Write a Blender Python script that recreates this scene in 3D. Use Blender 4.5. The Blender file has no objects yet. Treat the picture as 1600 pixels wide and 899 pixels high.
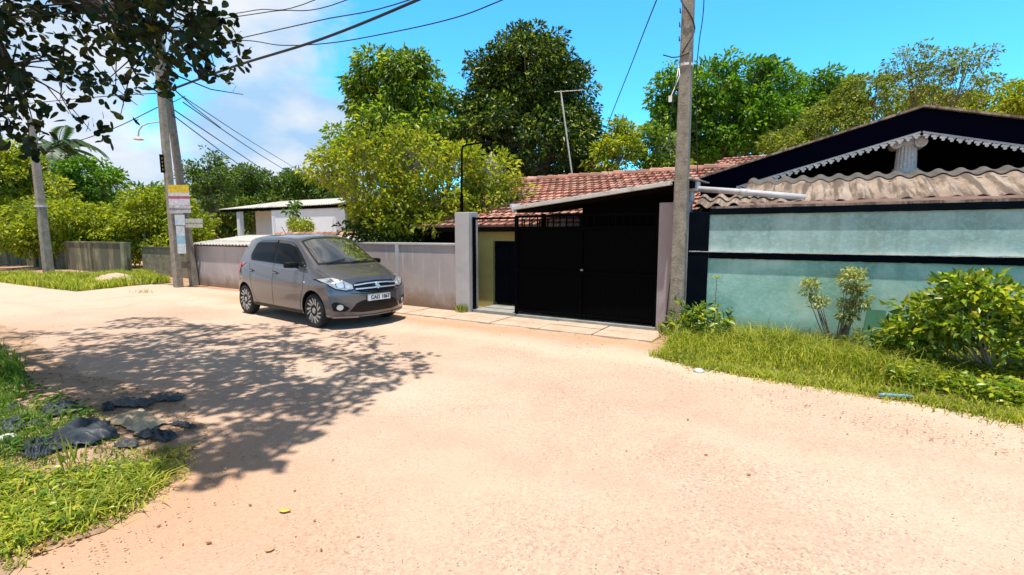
import bpy, bmesh, math, random
import numpy as np
from mathutils import Vector, Matrix
from mathutils.bvhtree import BVHTree
random.seed(7); rng = np.random.default_rng(11)
rad = math.radians
S = bpy.context.scene; COL = S.collection

# ------------------------------------------------------------------ camera
CAM_H = 1.65; FPX = 770.0
PITCH = math.atan((449.5-366)/FPX); YAW = rad(31.2)
cd = bpy.data.cameras.new('camera'); cam = bpy.data.objects.new('camera', cd); COL.objects.link(cam)
cam.location = (0, 0, CAM_H); cam.rotation_euler = (math.pi/2-PITCH, 0, YAW)
cd.sensor_width = 36; cd.lens = 36*FPX/1600; cd.clip_end = 3000; cd.clip_start = 0.05
S.camera = cam
S.render.resolution_x = 1024; S.render.resolution_y = 575
# ------------------------------------------------------------------ sun
SUN_EL = rad(79); SUN_DIR = Vector((0.42, -0.91, 0)).normalized()*math.cos(SUN_EL) + Vector((0, 0, math.sin(SUN_EL)))
sd = bpy.data.lights.new('sun', 'SUN'); sun = bpy.data.objects.new('sun', sd); COL.objects.link(sun)
sd.energy = 5.0; sd.angle = rad(0.7); sd.color = (1.0, 0.955, 0.88)
sun.rotation_euler = SUN_DIR.to_track_quat('Z', 'Y').to_euler(); sun.location = (0, 0, 30)
# ------------------------------------------------------------------ sky with clouds to the left
W = bpy.data.worlds.new('World'); S.world = W; W.use_nodes = True
nt = W.node_tree; N = nt.nodes; L = nt.links; N.clear()
out = N.new('ShaderNodeOutputWorld'); bg = N.new('ShaderNodeBackground'); L.new(bg.outputs[0], out.inputs[0])
sky = N.new('ShaderNodeTexSky'); sky.sky_type = 'NISHITA'; sky.sun_disc = False
sky.sun_elevation = SUN_EL; sky.sun_rotation = math.atan2(SUN_DIR.x, SUN_DIR.y); sky.air_density = 1.0; sky.dust_density = 0.3
tint = N.new('ShaderNodeMix'); tint.data_type = 'RGBA'; tint.blend_type = 'MULTIPLY'; tint.inputs[0].default_value = 1
tint.inputs[7].default_value = (0.62, 2.05, 2.75, 1)
L.new(sky.outputs[0], tint.inputs[6])
tc = N.new('ShaderNodeTexCoord')
mp = N.new('ShaderNodeMapping'); mp.inputs['Scale'].default_value = (1.0, 1.0, 2.2); mp.inputs['Location'].default_value = (3.1, 0.4, 0.2)
L.new(tc.outputs['Generated'], mp.inputs[0])
nz = N.new('ShaderNodeTexNoise'); nz.inputs['Scale'].default_value = 3.2; nz.inputs['Detail'].default_value = 9; nz.inputs['Roughness'].default_value = 0.55
nz.inputs['Distortion'].default_value = 0.4
L.new(mp.outputs[0], nz.inputs[0])
# bank of cloud: stronger toward the west (image left), dies off to the right
dt = N.new('ShaderNodeVectorMath'); dt.operation = 'DOT_PRODUCT'; L.new(tc.outputs['Generated'], dt.inputs[0])
ax = Vector((math.cos(YAW), math.sin(YAW), 0)); dt.inputs[1].default_value = (-ax.x, -ax.y, -0.10)
mr = N.new('ShaderNodeMapRange'); mr.inputs[1].default_value = -0.02; mr.inputs[2].default_value = 0.34; mr.inputs[3].default_value = -0.55; mr.inputs[4].default_value = 0.24
L.new(dt.outputs['Value'], mr.inputs[0])
ad = N.new('ShaderNodeMath'); ad.operation = 'ADD'; L.new(nz.outputs[0], ad.inputs[0]); L.new(mr.outputs[0], ad.inputs[1])
cr = N.new('ShaderNodeValToRGB'); cr.color_ramp.elements[0].position = 0.50; cr.color_ramp.elements[1].position = 0.72
cr.color_ramp.interpolation = 'EASE'
L.new(ad.outputs[0], cr.inputs[0])
cm = N.new('ShaderNodeMix'); cm.data_type = 'RGBA'; cm.inputs[7].default_value = (6.6, 7.6, 8.6, 1)
nz2 = N.new('ShaderNodeTexNoise'); nz2.inputs['Scale'].default_value = 5; nz2.inputs['Detail'].default_value = 6; L.new(mp.outputs[0], nz2.inputs[0])
cr2 = N.new('ShaderNodeValToRGB'); cr2.color_ramp.elements[0].position = 0.38; cr2.color_ramp.elements[1].position = 0.60
cr2.color_ramp.elements[0].color = (3.3, 5.2, 7.4, 1); cr2.color_ramp.elements[1].color = (6.7, 7.0, 7.5, 1)
L.new(nz2.outputs[0], cr2.inputs[0]); L.new(cr2.outputs[0], cm.inputs[7])
L.new(cr.outputs[0], cm.inputs[0]); L.new(tint.outputs[2], cm.inputs[6])
# sky dimmed above the frame to cut the fill light in the shade
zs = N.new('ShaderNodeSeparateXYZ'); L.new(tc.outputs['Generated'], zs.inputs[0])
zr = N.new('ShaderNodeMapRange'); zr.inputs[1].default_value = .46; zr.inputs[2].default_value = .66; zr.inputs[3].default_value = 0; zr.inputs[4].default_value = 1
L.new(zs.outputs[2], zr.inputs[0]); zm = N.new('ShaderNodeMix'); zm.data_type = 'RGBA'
# added unseen overhead grey, so the fill turns neutral; broken by the same noise
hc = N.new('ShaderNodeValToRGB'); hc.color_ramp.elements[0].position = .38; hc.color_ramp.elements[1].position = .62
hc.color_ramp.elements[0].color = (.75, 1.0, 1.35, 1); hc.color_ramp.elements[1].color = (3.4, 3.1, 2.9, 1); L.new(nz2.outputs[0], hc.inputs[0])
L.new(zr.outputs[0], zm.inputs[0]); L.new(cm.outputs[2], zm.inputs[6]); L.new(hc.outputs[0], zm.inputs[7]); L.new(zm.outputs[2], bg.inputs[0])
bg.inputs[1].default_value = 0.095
S.view_settings.view_transform = 'Standard'; S.view_settings.look = 'None'; S.view_settings.exposure = 0.47; S.view_settings.gamma = 1
try: S.view_settings.use_curve_mapping = False
except Exception: pass
S.render.engine = 'CYCLES'
S.cycles.max_bounces = 6; S.cycles.transparent_max_bounces = 6

# ------------------------------------------------------------------ helpers
FH = Vector((-math.sin(YAW), math.cos(YAW), 0)); RT = Vector((math.cos(YAW), math.sin(YAW), 0)); UPV = Vector((0, 0, 1))
FV = FH*math.cos(PITCH)-UPV*math.sin(PITCH); UV_ = FH*math.sin(PITCH)+UPV*math.cos(PITCH)
def ray(px, py): return FV + RT*((px-800)/FPX) - UV_*((py-449.5)/FPX)
def at(px, py, D):                       # world point seen in that direction at horizontal depth D
    d = ray(px, py); return Vector((0, 0, CAM_H)) + d*(D/d.dot(FH))
def gnd(px, py, z=0.0):
    d = ray(px, py); return Vector((0, 0, CAM_H)) + d*((z-CAM_H)/d.z)

def mat(name, col=(.5,.5,.5), rough=.7, metal=0, spec=.5, coat=0):
    m = bpy.data.materials.new(name); m.use_nodes = True
    b = m.node_tree.nodes['Principled BSDF']
    b.inputs['Base Color'].default_value = (*col, 1); b.inputs['Roughness'].default_value = rough
    b.inputs['Metallic'].default_value = metal; b.inputs['Specular IOR Level'].default_value = spec
    if coat: b.inputs['Coat Weight'].default_value = coat; b.inputs['Coat Roughness'].default_value = .04
    return m
def nodes(m): return m.node_tree.nodes, m.node_tree.links, m.node_tree.nodes['Principled BSDF']
def noise(m, scale, detail=6, rough=.6, vec=None, dist=0):
    n, l, b = nodes(m); t = n.new('ShaderNodeTexNoise'); t.inputs['Scale'].default_value = scale
    t.inputs['Detail'].default_value = detail; t.inputs['Roughness'].default_value = rough; t.inputs['Distortion'].default_value = dist
    if vec is None:
        c = n.new('ShaderNodeTexCoord'); vec = c.outputs['Object']
    l.new(vec, t.inputs[0]); return t.outputs[0]
def ramp(m, src, stops):
    n, l, b = nodes(m); r = n.new('ShaderNodeValToRGB'); e = r.color_ramp.elements
    while len(e) < len(stops): e.new(.5)
    for i, (p, c) in enumerate(stops):
        e[i].position = p; e[i].color = (*c, 1) if len(c) == 3 else c
    l.new(src, r.inputs[0]); return r.outputs[0]
def mix(m, fac, a, b_, mode='MIX'):
    n, l, b = nodes(m); x = n.new('ShaderNodeMix'); x.data_type = 'RGBA'; x.blend_type = mode
    for s, i in ((fac, 0), (a, 6), (b_, 7)):
        if isinstance(s, (int, float)): x.inputs[i].default_value = s
        elif isinstance(s, tuple): x.inputs[i].default_value = (*s, 1) if len(s) == 3 else s
        else: l.new(s, x.inputs[i])
    return x.outputs[2]
def math_(m, op, a, b_=None, clamp=False):
    n, l, b = nodes(m); x = n.new('ShaderNodeMath'); x.operation = op; x.use_clamp = clamp
    for i, s in enumerate((a, b_)):
        if s is None: continue
        if isinstance(s, (int, float)): x.inputs[i].default_value = s
        else: l.new(s, x.inputs[i])
    return x.outputs[0]
def bump(m, h, strength=.4, dist=.01):
    n, l, b = nodes(m); x = n.new('ShaderNodeBump'); x.inputs['Strength'].default_value = strength; x.inputs['Distance'].default_value = dist
    l.new(h, x.inputs['Height']); l.new(x.outputs[0], b.inputs['Normal'])
def setcol(m, s): n, l, b = nodes(m); l.new(s, b.inputs['Base Color'])
def worldpos(m, scale=None):
    n, l, b = nodes(m); g = n.new('ShaderNodeNewGeometry'); o = g.outputs['Position']
    if scale:
        k = n.new('ShaderNodeMapping'); k.inputs['Scale'].default_value = scale; l.new(o, k.inputs[0]); o = k.outputs[0]
    return o
def sepz(m, vec, i=2):
    n, l, b = nodes(m); s = n.new('ShaderNodeSeparateXYZ'); l.new(vec, s.inputs[0]); return s.outputs[i]
def maprange(m, v, a, b_, c=0, d=1):
    n, l, b = nodes(m); r = n.new('ShaderNodeMapRange')
    l.new(v, r.inputs[0])
    for i, q in enumerate((a, b_, c, d)): r.inputs[i+1].default_value = q
    return r.outputs[0]

def patchy(name, c1, c2, scale=3, rough=.85, bs=.3, fine=60, c3=None, spec=.3):
    m = mat(name, c1, rough, 0, spec); w = worldpos(m)
    n1 = noise(m, scale, 8, .65, w); col = ramp(m, n1, [(.3, c1), (.68, c2)])
    n2 = noise(m, fine, 4, .6, w)
    col = mix(m, .35, col, ramp(m, n2, [(.3, (.55,.55,.55)), (.7, (1,1,1))]), 'MULTIPLY')
    if c3:
        n3 = noise(m, scale*2.3, 8, .7, w, .6); f = ramp(m, n3, [(.52, (0,0,0)), (.7, (1,1,1))]); col = mix(m, f, col, c3)
    setcol(m, col); bump(m, math_(m, 'ADD', n2, n1), bs, .01)
    return m

class MB:
    """collects verts and faces in world (or local) coordinates"""
    def __init__(s): s.v = []; s.f = []
    def add(s, v, f):
        o = len(s.v); s.v += [tuple(p) for p in v]; s.f += [tuple(i+o for i in q) for q in f]
    def box(s, x0, x1, y0, y1, z0, z1, M=None):
        v = [(x0,y0,z0),(x1,y0,z0),(x1,y1,z0),(x0,y1,z0),(x0,y0,z1),(x1,y0,z1),(x1,y1,z1),(x0,y1,z1)]
        if M is not None: v = [M @ Vector(p) for p in v]
        s.add(v, [(0,3,2,1),(4,5,6,7),(0,1,5,4),(1,2,6,5),(2,3,7,6),(3,0,4,7)])
    def bar(s, p, q, w, h=None, up=Vector((0,0,1))):
        p = Vector(p); q = Vector(q); h = h or w; d = (q-p).normalized()
        a = d.cross(up)
        if a.length < 1e-4: a = d.cross(Vector((1,0,0)))
        a.normalize(); b = a.cross(d)
        v = [c + a*sx*w/2 + b*sy*h/2 for c in (p, q) for sx, sy in ((-1,-1),(1,-1),(1,1),(-1,1))]
        s.add(v, [(0,1,2,3),(7,6,5,4),(0,4,5,1),(1,5,6,2),(2,6,7,3),(3,7,4,0)])
    def tube(s, pts, r, n=8, cap=True):
        pts = [Vector(p) for p in pts]; rs = r if isinstance(r, (list, tuple)) else [r]*len(pts)
        base = len(s.v); prev = None
        for i, p in enumerate(pts):
            d = (pts[min(i+1, len(pts)-1)] - pts[max(i-1, 0)]).normalized()
            if prev is None:
                a = d.cross(Vector((0,0,1)))
                if a.length < .05: a = d.cross(Vector((0,1,0)))
            else: a = prev - d*prev.dot(d)
            a.normalize(); prev = a; b = d.cross(a)
            for k in range(n):
                t = 2*math.pi*k/n; s.v.append(tuple(p + (a*math.cos(t)+b*math.sin(t))*rs[i]))
        for i in range(len(pts)-1):
            for k in range(n):
                s.f.append((base+i*n+k, base+i*n+(k+1)%n, base+(i+1)*n+(k+1)%n, base+(i+1)*n+k))
        if cap:
            s.f.append(tuple(base+k for k in range(n))[::-1]); s.f.append(tuple(base+(len(pts)-1)*n+k for k in range(n)))
    def lathe(s, prof, n=24, c=(0,0,0), axis='z'):
        base = len(s.v)
        for r, h in prof:
            for k in range(n):
                t = 2*math.pi*k/n
                if axis == 'z': p = (c[0]+r*math.cos(t), c[1]+r*math.sin(t), c[2]+h)
                else: p = (c[0]+r*math.cos(t), c[1]+h, c[2]+r*math.sin(t))
                s.v.append(p)
        for i in range(len(prof)-1):
            for k in range(n): s.f.append((base+i*n+k, base+i*n+(k+1)%n, base+(i+1)*n+(k+1)%n, base+(i+1)*n+k))
        s.f.append(tuple(base+k for k in range(n))[::-1]); s.f.append(tuple(base+(len(prof)-1)*n+k for k in range(n)))
    def grid(s, P, thick=None):
        """P: list of rows of points; thick: offset vector for a solid sheet"""
        R = len(P); Cn = len(P[0]); o = len(s.v)
        for row in P: s.v += [tuple(p) for p in row]
        F = [(o+i*Cn+j, o+i*Cn+j+1, o+(i+1)*Cn+j+1, o+(i+1)*Cn+j) for i in range(R-1) for j in range(Cn-1)]
        s.f += F
        if thick is not None:
            t = Vector(thick); o2 = len(s.v)
            for row in P: s.v += [tuple(Vector(p)+t) for p in row]
            s.f += [tuple(reversed([a-o+o2 for a in f])) for f in F]
            per = [i*Cn for i in range(R)] + [(R-1)*Cn+j for j in range(1, Cn)] + [i*Cn+Cn-1 for i in range(R-2, -1, -1)] + [j for j in range(Cn-2, 0, -1)]
            for a, b in zip(per, per[1:]+per[:1]): s.f.append((o+b, o+a, o2+a, o2+b))
    def prism(s, poly, y0, y1):            # poly in (x,z)
        n = len(poly); o = len(s.v)
        s.v += [(x, y0, z) for x, z in poly] + [(x, y1, z) for x, z in poly]
        s.f.append(tuple(o+i for i in range(n))); s.f.append(tuple(o+n+i for i in reversed(range(n))))
        for i in range(n): s.f.append((o+(i+1)%n, o+i, o+n+i, o+n+(i+1)%n))

def link(name, me, m, parent=None, smooth=False, loc=None):
    o = bpy.data.objects.new(name, me); COL.objects.link(o)
    for mm in (m if isinstance(m, (list, tuple)) else [m]): me.materials.append(mm)
    if smooth: me.polygons.foreach_set('use_smooth', [True]*len(me.polygons))
    if parent is not None: o.parent = parent
    if loc is not None: o.location = loc
    return o
def obj(name, mb, m, parent=None, smooth=False, local=False, fixn=True):
    """world-space verts; re-based on the parent's location, or on the mesh's own foot point"""
    v = np.array(mb.v, float)
    if local: off = np.zeros(3); loc = None
    elif parent is not None:
        off = np.array(parent.matrix_world.translation if parent.parent else parent.location); q = parent
        if parent.parent: off = np.array(parent.parent.location) + np.array(parent.location)
        loc = None
    else: off = np.array([(v[:,0].min()+v[:,0].max())/2, (v[:,1].min()+v[:,1].max())/2, v[:,2].min()]); loc = tuple(off)
    v = v - off
    me = bpy.data.meshes.new(name); me.from_pydata(v.tolist(), [], mb.f); me.update()
    if fixn:
        bm = bmesh.new(); bm.from_mesh(me); bmesh.ops.recalc_face_normals(bm, faces=bm.faces); bm.to_mesh(me); bm.free()
    if smooth:
        pass
    return link(name, me, m, parent, smooth, loc)
def npmesh(name, V, F, m, parent=None, loc=(0,0,0)):
    """V (n,3) world, F (k,3|4) numpy - quick path for leaves and grass"""
    V = np.asarray(V, float) - np.array(loc); k = F.shape[1]
    me = bpy.data.meshes.new(name); me.vertices.add(len(V)); me.vertices.foreach_set('co', V.ravel())
    me.loops.add(F.size); me.loops.foreach_set('vertex_index', F.ravel().astype(np.int32))
    me.polygons.add(len(F)); me.polygons.foreach_set('loop_start', np.arange(0, F.size, k, dtype=np.int32))
    me.update(calc_edges=True); me.validate()
    o = bpy.data.objects.new(name, me); COL.objects.link(o); me.materials.append(m)
    if parent is not None: o.parent = parent
    else: o.location = loc
    return o
def bevel(o, w=.01, seg=2):
    b = o.modifiers.new('bevel', 'BEVEL'); b.width = w; b.segments = seg; b.limit_method = 'ANGLE'; b.angle_limit = rad(40); return o
def thing(name, label, cat, loc=(0,0,0), rz=0, group=None):
    o = bpy.data.objects.new(name, None); COL.objects.link(o); o.location = loc; o.rotation_euler = (0,0,rz); o.empty_display_size = .2
    tag(o, label, cat, group); return o
def tag(o, label, cat=None, group=None, kind=None):
    if label: o['label'] = label
    if cat: o['category'] = cat
    if group: o['group'] = group
    if kind: o['kind'] = kind
    return o

# ------------------------------------------------------------------ materials
def leafmat(name, dark, light, yellow=None, trans=.35, rough=.45, spec=.4, ty=.88):
    m = mat(name, dark, rough, 0, spec); n, l, b = nodes(m)
    g = n.new('ShaderNodeNewGeometry')
    st = [(0, dark), (.6, light)] + ([(ty, light), (1.0, yellow)] if yellow else [])
    col = ramp(m, g.outputs['Random Per Island'], st)
    w = noise(m, .55, 3, .5, worldpos(m)); col = mix(m, .6, col, ramp(m, w, [(.35, (.55,.62,.55)), (.65, (1.2,1.15,1.0))]), 'MULTIPLY')
    setcol(m, col)
    t = n.new('ShaderNodeBsdfTranslucent'); l.new(mix(m, 1.0, col, (1.5,1.7,.7), 'MULTIPLY'), t.inputs[0])
    ms = n.new('ShaderNodeMixShader'); ms.inputs[0].default_value = trans
    l.new(b.outputs[0], ms.inputs[1]); l.new(t.outputs[0], ms.inputs[2]); l.new(ms.outputs[0], n['Material Output'].inputs[0])
    return m
M = {}
M['bark'] = patchy('bark', (.13,.10,.07), (.28,.23,.18), 6, .9, .8, 40)
M['barkpale'] = patchy('bark_pale', (.30,.27,.23), (.48,.44,.38), 6, .9, .5, 40)
M['concrete_pole'] = patchy('pole_concrete', (.20,.165,.125), (.36,.305,.24), 5, .9, .7, 38, (.13,.10,.075))
M['black_iron'] = mat('black_iron', (.0014,.0014,.0016), .8, 0, .04)
M['black_paint'] = patchy('black_paint', (.0025,.004,.007), (.004,.007,.011), 3, .9, .2, 60, spec=.02)
M['sill'] = patchy('sill_concrete', (.20,.20,.18), (.36,.35,.31), 4, .9, .4, 50)
M['white_wall'] = patchy('white_wall', (.80,.82,.84), (.88,.89,.90), 2, .85, .1, 40)
M['pvc'] = patchy('pvc_pipe', (.42,.41,.42), (.60,.58,.57), 5, .45, .1, 60)
M['galv'] = patchy('galvanised_gutter', (.50,.46,.41), (.68,.63,.56), 3, .6, .1, 60, (.30,.25,.19))
M['dark_under'] = mat('dark_board_and_shade', (.004,.0035,.003), .95, 0, .03)  # near-black for boards; also puts shade into walls and undersides
M['navy'] = patchy('navy_fascia', (.0015,.0015,.006), (.002,.0025,.010), 2, .9, .1, 60, spec=.015)
M['lace'] = patchy('lace_white', (.33,.325,.33), (.50,.49,.49), 12, .8, .2, 60)
M['column'] = patchy('column_plaster', (.56,.55,.53), (.72,.70,.67), 9, .85, .4, 50, (.42,.30,.22))
M['cable'] = mat('cable_black', (.015,.015,.018), .6)
M['asb'] = patchy('asbestos_sheet', (.22,.16,.125), (.42,.31,.245), 3.5, .95, .6, 45, (.15,.105,.08))
M['asb_pale'] = patchy('asbestos_pale', (.40,.37,.33), (.58,.54,.49), 3, .95, .4, 45, (.28,.25,.21))

def m_ground():
    m = mat('dirt_ground', (.45,.33,.23), .95); w = worldpos(m)
    n1 = noise(m, .35, 8, .6, w); n2 = noise(m, 5, 8, .7, w); n3 = noise(m, 70, 3, .7, w)
    c = ramp(m, n1, [(.35, (.40,.225,.125)), (.6, (.50,.32,.20))])
    c = mix(m, .5, c, ramp(m, n2, [(.3, (.55,.5,.45)), (.65, (1.1,1.1,1.1))]), 'MULTIPLY')
    c = mix(m, .5, c, ramp(m, n3, [(.3, (.5,.45,.42)), (.6, (1.05,1.05,1.05))]), 'MULTIPLY')
    setcol(m, c); bump(m, math_(m, 'ADD', n2, n3), .7, .02); return m
def m_road():
    m = mat('sandy_asphalt', (.5,.4,.3), .9); w = worldpos(m); n, l, b = nodes(m)
    big = noise(m, .22, 6, .55, w); mid = noise(m, 1.1, 8, .62, w, .5); fine = noise(m, 34, 5, .75, w)
    vo = n.new('ShaderNodeTexVoronoi'); vo.inputs['Scale'].default_value = 72; l.new(w, vo.inputs[0])
    dust = ramp(m, big, [(.32, (.475,.315,.218)), (.5, (.53,.38,.28)), (.68, (.56,.425,.32))])
    dust = mix(m, ramp(m, mid, [(.45, (0,0,0)), (.75, (.75,.75,.75))]), dust, (.49,.325,.215))
    # aggregate of the worn asphalt showing through the dust
    stone = ramp(m, vo.outputs['Color'], [(.15, (.11,.075,.06)), (.5, (.29,.195,.15)), (.85, (.54,.40,.30))])
    patch = noise(m, .55, 7, .6, w, .3)
    amt = math_(m, 'MULTIPLY', ramp(m, patch, [(.34, (.15,.15,.15)), (.64, (.85,.85,.85))]), ramp(m, fine, [(.36, (.12,.12,.12)), (.64, (1,1,1))]))
    c = mix(m, amt, dust, stone)
    # sparse dark chips
    v2 = n.new('ShaderNodeTexVoronoi'); v2.inputs['Scale'].default_value = 21; l.new(w, v2.inputs[0])
    chip = ramp(m, v2.outputs['Distance'], [(.09, (1,1,1)), (.15, (0,0,0))]); sel = ramp(m, sepz(m, v2.outputs['Color'], 0), [(.55, (0,0,0)), (.62, (1,1,1))])
    c = mix(m, math_(m, 'MULTIPLY', math_(m, 'MULTIPLY', chip, sel), .75), c, (.12,.085,.075))
    # wheel-worn pale track along the road and reddish dirt washed along the frontage and the left edge
    x, y = sepz(m, w, 0), sepz(m, w, 1)
    wob = math_(m, 'MULTIPLY', math_(m, 'SUBTRACT', noise(m, .7, 5, .6, w), .5), 1.6)
    yy = math_(m, 'ADD', y, wob)
    tr = math_(m, 'MULTIPLY', maprange(m, math_(m, 'ABSOLUTE', math_(m, 'SUBTRACT', yy, 6.3)), .1, .55, 1, 0), .5)
    c = mix(m, tr, c, (.58,.45,.33))
    dr = math_(m, 'MULTIPLY', maprange(m, math_(m, 'ABSOLUTE', math_(m, 'SUBTRACT', yy, 7.15)), .05, .4, 1, 0), .7)
    c = mix(m, dr, c, (.42,.25,.13))
    yx = math_(m, 'ADD', y, math_(m, 'MULTIPLY', x, -.12))
    ed = maprange(m, math_(m, 'ADD', x, math_(m, 'MULTIPLY', wob, .9)), -3.4, -1.2, 1, 0)
    near = maprange(m, math_(m, 'ADD', y, math_(m, 'MULTIPLY', wob, .6)), 3.4, 1.6, 0, 1)
    c = mix(m, math_(m, 'MULTIPLY', math_(m, 'MULTIPLY', ed, near), .9), c, (.45,.255,.15))
    far = maprange(m, x, -11.5, -15, 0, .75); c = mix(m, far, c, (.50,.385,.29))
    # tyre tracks and oily, damp stains with a shape of their own
    yt = math_(m, 'ADD', math_(m, 'ADD', y, math_(m, 'MULTIPLY', x, -.05)), math_(m, 'MULTIPLY', math_(m, 'SUBTRACT', noise(m, .35, 3, .5, w), .5), 1.2))
    for y0 in (3.1, 4.6):
        k = maprange(m, math_(m, 'ABSOLUTE', math_(m, 'SUBTRACT', yt, y0)), .05, .34, 1, 0)
        c = mix(m, math_(m, 'MULTIPLY', math_(m, 'MULTIPLY', k, ramp(m, noise(m, 2.2, 6, .7, w), [(.35, (0,0,0)), (.6, (1,1,1))])), .38), c, (.38,.255,.19))
    c = mix(m, ramp(m, noise(m, .8, 9, .72, w, .8), [(.54, (0,0,0)), (.68, (.55,.55,.55))]), c, (.40,.265,.19))
    c = mix(m, ramp(m, noise(m, 9, 5, .8, w, .2), [(.60, (0,0,0)), (.70, (.5,.5,.5))]), c, (.33,.21,.15))
    setcol(m, c); bump(m, math_(m, 'ADD', math_(m, 'MULTIPLY', vo.outputs['Distance'], 1.2), math_(m, 'MULTIPLY', fine, .8)), .38, .007)
    return m
def m_wall_left():
    m = mat('pinkish_plaster', (.42,.36,.33), .9); w = worldpos(m)
    n1 = noise(m, 1.1, 8, .6, w); n2 = noise(m, 55, 4, .6, w)
    c = ramp(m, n1, [(.3, (.36,.30,.285)), (.7, (.47,.40,.37))])
    ws = worldpos(m, (9, 9, .55)); st = noise(m, 1, 5, .6, ws, .2)
    z = sepz(m, w, 2); x = sepz(m, w, 0)
    c = mix(m, math_(m, 'MULTIPLY', ramp(m, st, [(.52, (0,0,0)), (.66, (.4,.4,.4))]), maprange(m, z, .3, 1.4)), c, (.29,.265,.265))
    c = mix(m, math_(m, 'MULTIPLY', ramp(m, noise(m, 1.3, 4, .6, ws), [(.60, (0,0,0)), (.68, (.8,.8,.8))]), .6), c, (.62,.58,.56))
    dz = math_(m, 'SUBTRACT', z, math_(m, 'MULTIPLY', noise(m, 2.6, 7, .7, w), .75))
    c = mix(m, maprange(m, dz, -.30, .06, .85, 0), c, (.22,.125,.065))
    c = mix(m, .3, c, ramp(m, n2, [(.3, (.6,.6,.6)), (.6, (1,1,1))]), 'MULTIPLY')
    setcol(m, c); bump(m, n2, .35, .01); return m
def m_teal():
    m = mat('teal_limewash', (.25,.5,.45), .9); w = worldpos(m)
    n1 = noise(m, 1.3, 8, .62, w, .3); n2 = noise(m, 42, 4, .65, w); z = sepz(m, w, 2); x = sepz(m, w, 0)
    lo = ramp(m, n1, [(.34, (.18,.36,.295)), (.5, (.27,.465,.39)), (.64, (.42,.585,.51))])
    hi = ramp(m, n1, [(.34, (.22,.335,.315)), (.5, (.29,.41,.385)), (.64, (.37,.48,.44))])
    # paler ragged zone along the foot of the upper panel
    hz = math_(m, 'SUBTRACT', math_(m, 'ADD', z, math_(m, 'MULTIPLY', noise(m, .9, 7, .6, w), -1.25)), .9)
    hi = mix(m, maprange(m, hz, -.16, -.04, .85, 0), hi, (.50,.60,.54))
    c = mix(m, maprange(m, z, 1.30, 1.34), lo, hi)
    ws = worldpos(m, (6, 6, .5)); c = mix(m, math_(m, 'MULTIPLY', ramp(m, noise(m, 1, 5, .6, ws), [(.50, (0,0,0)), (.64, (.45,.45,.45))]), maprange(m, z, .75, 1.27)), c, (.17,.24,.18))
    c = mix(m, math_(m, 'MULTIPLY', ramp(m, noise(m, 1.7, 5, .6, ws), [(.50, (0,0,0)), (.68, (.3,.3,.3))]), maprange(m, z, 1.45, 1.95)), c, (.20,.25,.22))
    c = mix(m, ramp(m, noise(m, 16, 6, .75, w), [(.48, (0,0,0)), (.66, (.5,.5,.5))]), c, (.38,.64,.60))
    c = mix(m, maprange(m, math_(m, 'SUBTRACT', z, math_(m, 'MULTIPLY', n1, .5)), -.1, .12, .7, 0), c, (.13,.20,.13))
    setcol(m, c); bump(m, n2, .3, .01); return m
def m_asb():
    m = mat('asbestos_sheet', (.4,.3,.2), .95, 0, .2); w = worldpos(m); n1 = noise(m, 2.2, 8, .65, w); st = noise(m, 1, 6, .65, worldpos(m, (9, .9, .9)))
    c = ramp(m, n1, [(.3, (.21,.155,.12)), (.55, (.34,.265,.21)), (.75, (.44,.36,.295))])
    c = mix(m, ramp(m, st, [(.46, (0,0,0)), (.57, (.9,.9,.9))]), c, (.115,.085,.065))
    n2 = noise(m, 38, 5, .7, w); c = mix(m, .5, c, ramp(m, n2, [(.35, (.5,.48,.45)), (.6, (1.05,1.05,1.05))]), 'MULTIPLY')
    setcol(m, c); bump(m, n2, .6, .01); return m
M['asb'] = m_asb(); M['asb_dark'] = patchy('asbestos_edge', (.07,.065,.06), (.15,.135,.12), 6, .95, .5, 40)
def m_tile():
    m = mat('clay_tile', (.5,.2,.12), .85); n, l, b = nodes(m); g = n.new('ShaderNodeNewGeometry'); w = worldpos(m)
    c = ramp(m, g.outputs['Random Per Island'], [(0, (.25,.10,.065)), (.5, (.44,.19,.13)), (1, (.56,.29,.22))])
    c = mix(m, ramp(m, noise(m, 2.1, 8, .7, w), [(.42, (0,0,0)), (.64, (.8,.8,.8))]), c, (.19,.12,.09))
    setcol(m, c); bump(m, noise(m, 40, 4, .6, w), .4, .01); return m
def m_mossy():
    m = mat('mossy_wall', (.4,.38,.28), .95); w = worldpos(m); n1 = noise(m, 1.6, 8, .7, w)
    ws = worldpos(m, (2.2, 2.2, .3)); st = noise(m, 1, 6, .6, ws)
    c = ramp(m, n1, [(.3, (.11,.10,.05)), (.55, (.24,.21,.12)), (.75, (.38,.33,.21))])
    c = mix(m, ramp(m, st, [(.42, (0,0,0)), (.54, (.9,.9,.9))]), c, (.075,.07,.045))
    setcol(m, c); bump(m, n1, .5, .02); return m
M['ground'] = m_ground(); M['road'] = m_road(); M['wall'] = m_wall_left(); M['teal'] = m_teal(); M['tile'] = m_tile(); M['mossy'] = m_mossy()
M['slab'] = patchy('apron_concrete', (.44,.32,.225), (.58,.445,.335), 2.6, .92, .5, 55, (.42,.26,.16))
M['pillar'] = patchy('pillar_plaster', (.40,.36,.35), (.50,.455,.44), 2, .9, .4, 50)
M['pillar2'] = patchy('pillar_mauve', (.36,.29,.295), (.44,.365,.365), 2, .9, .4, 50)
M['yellow'] = patchy('yellow_plaster', (.40,.33,.10), (.50,.42,.15), 2, .9, .3, 50)

# ================================================================== SETTING
mb = MB(); nx = 60
mb.grid([[(x, y, -.012) for x in (-900,-200,-60,-20,0,20,60,200,900)] for y in (-400,-60,-15,0,15,60,200,900)])
o = obj('ground', mb, M['ground'], fixn=True); tag(o, 'reddish sandy earth around the road', kind='structure')

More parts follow.
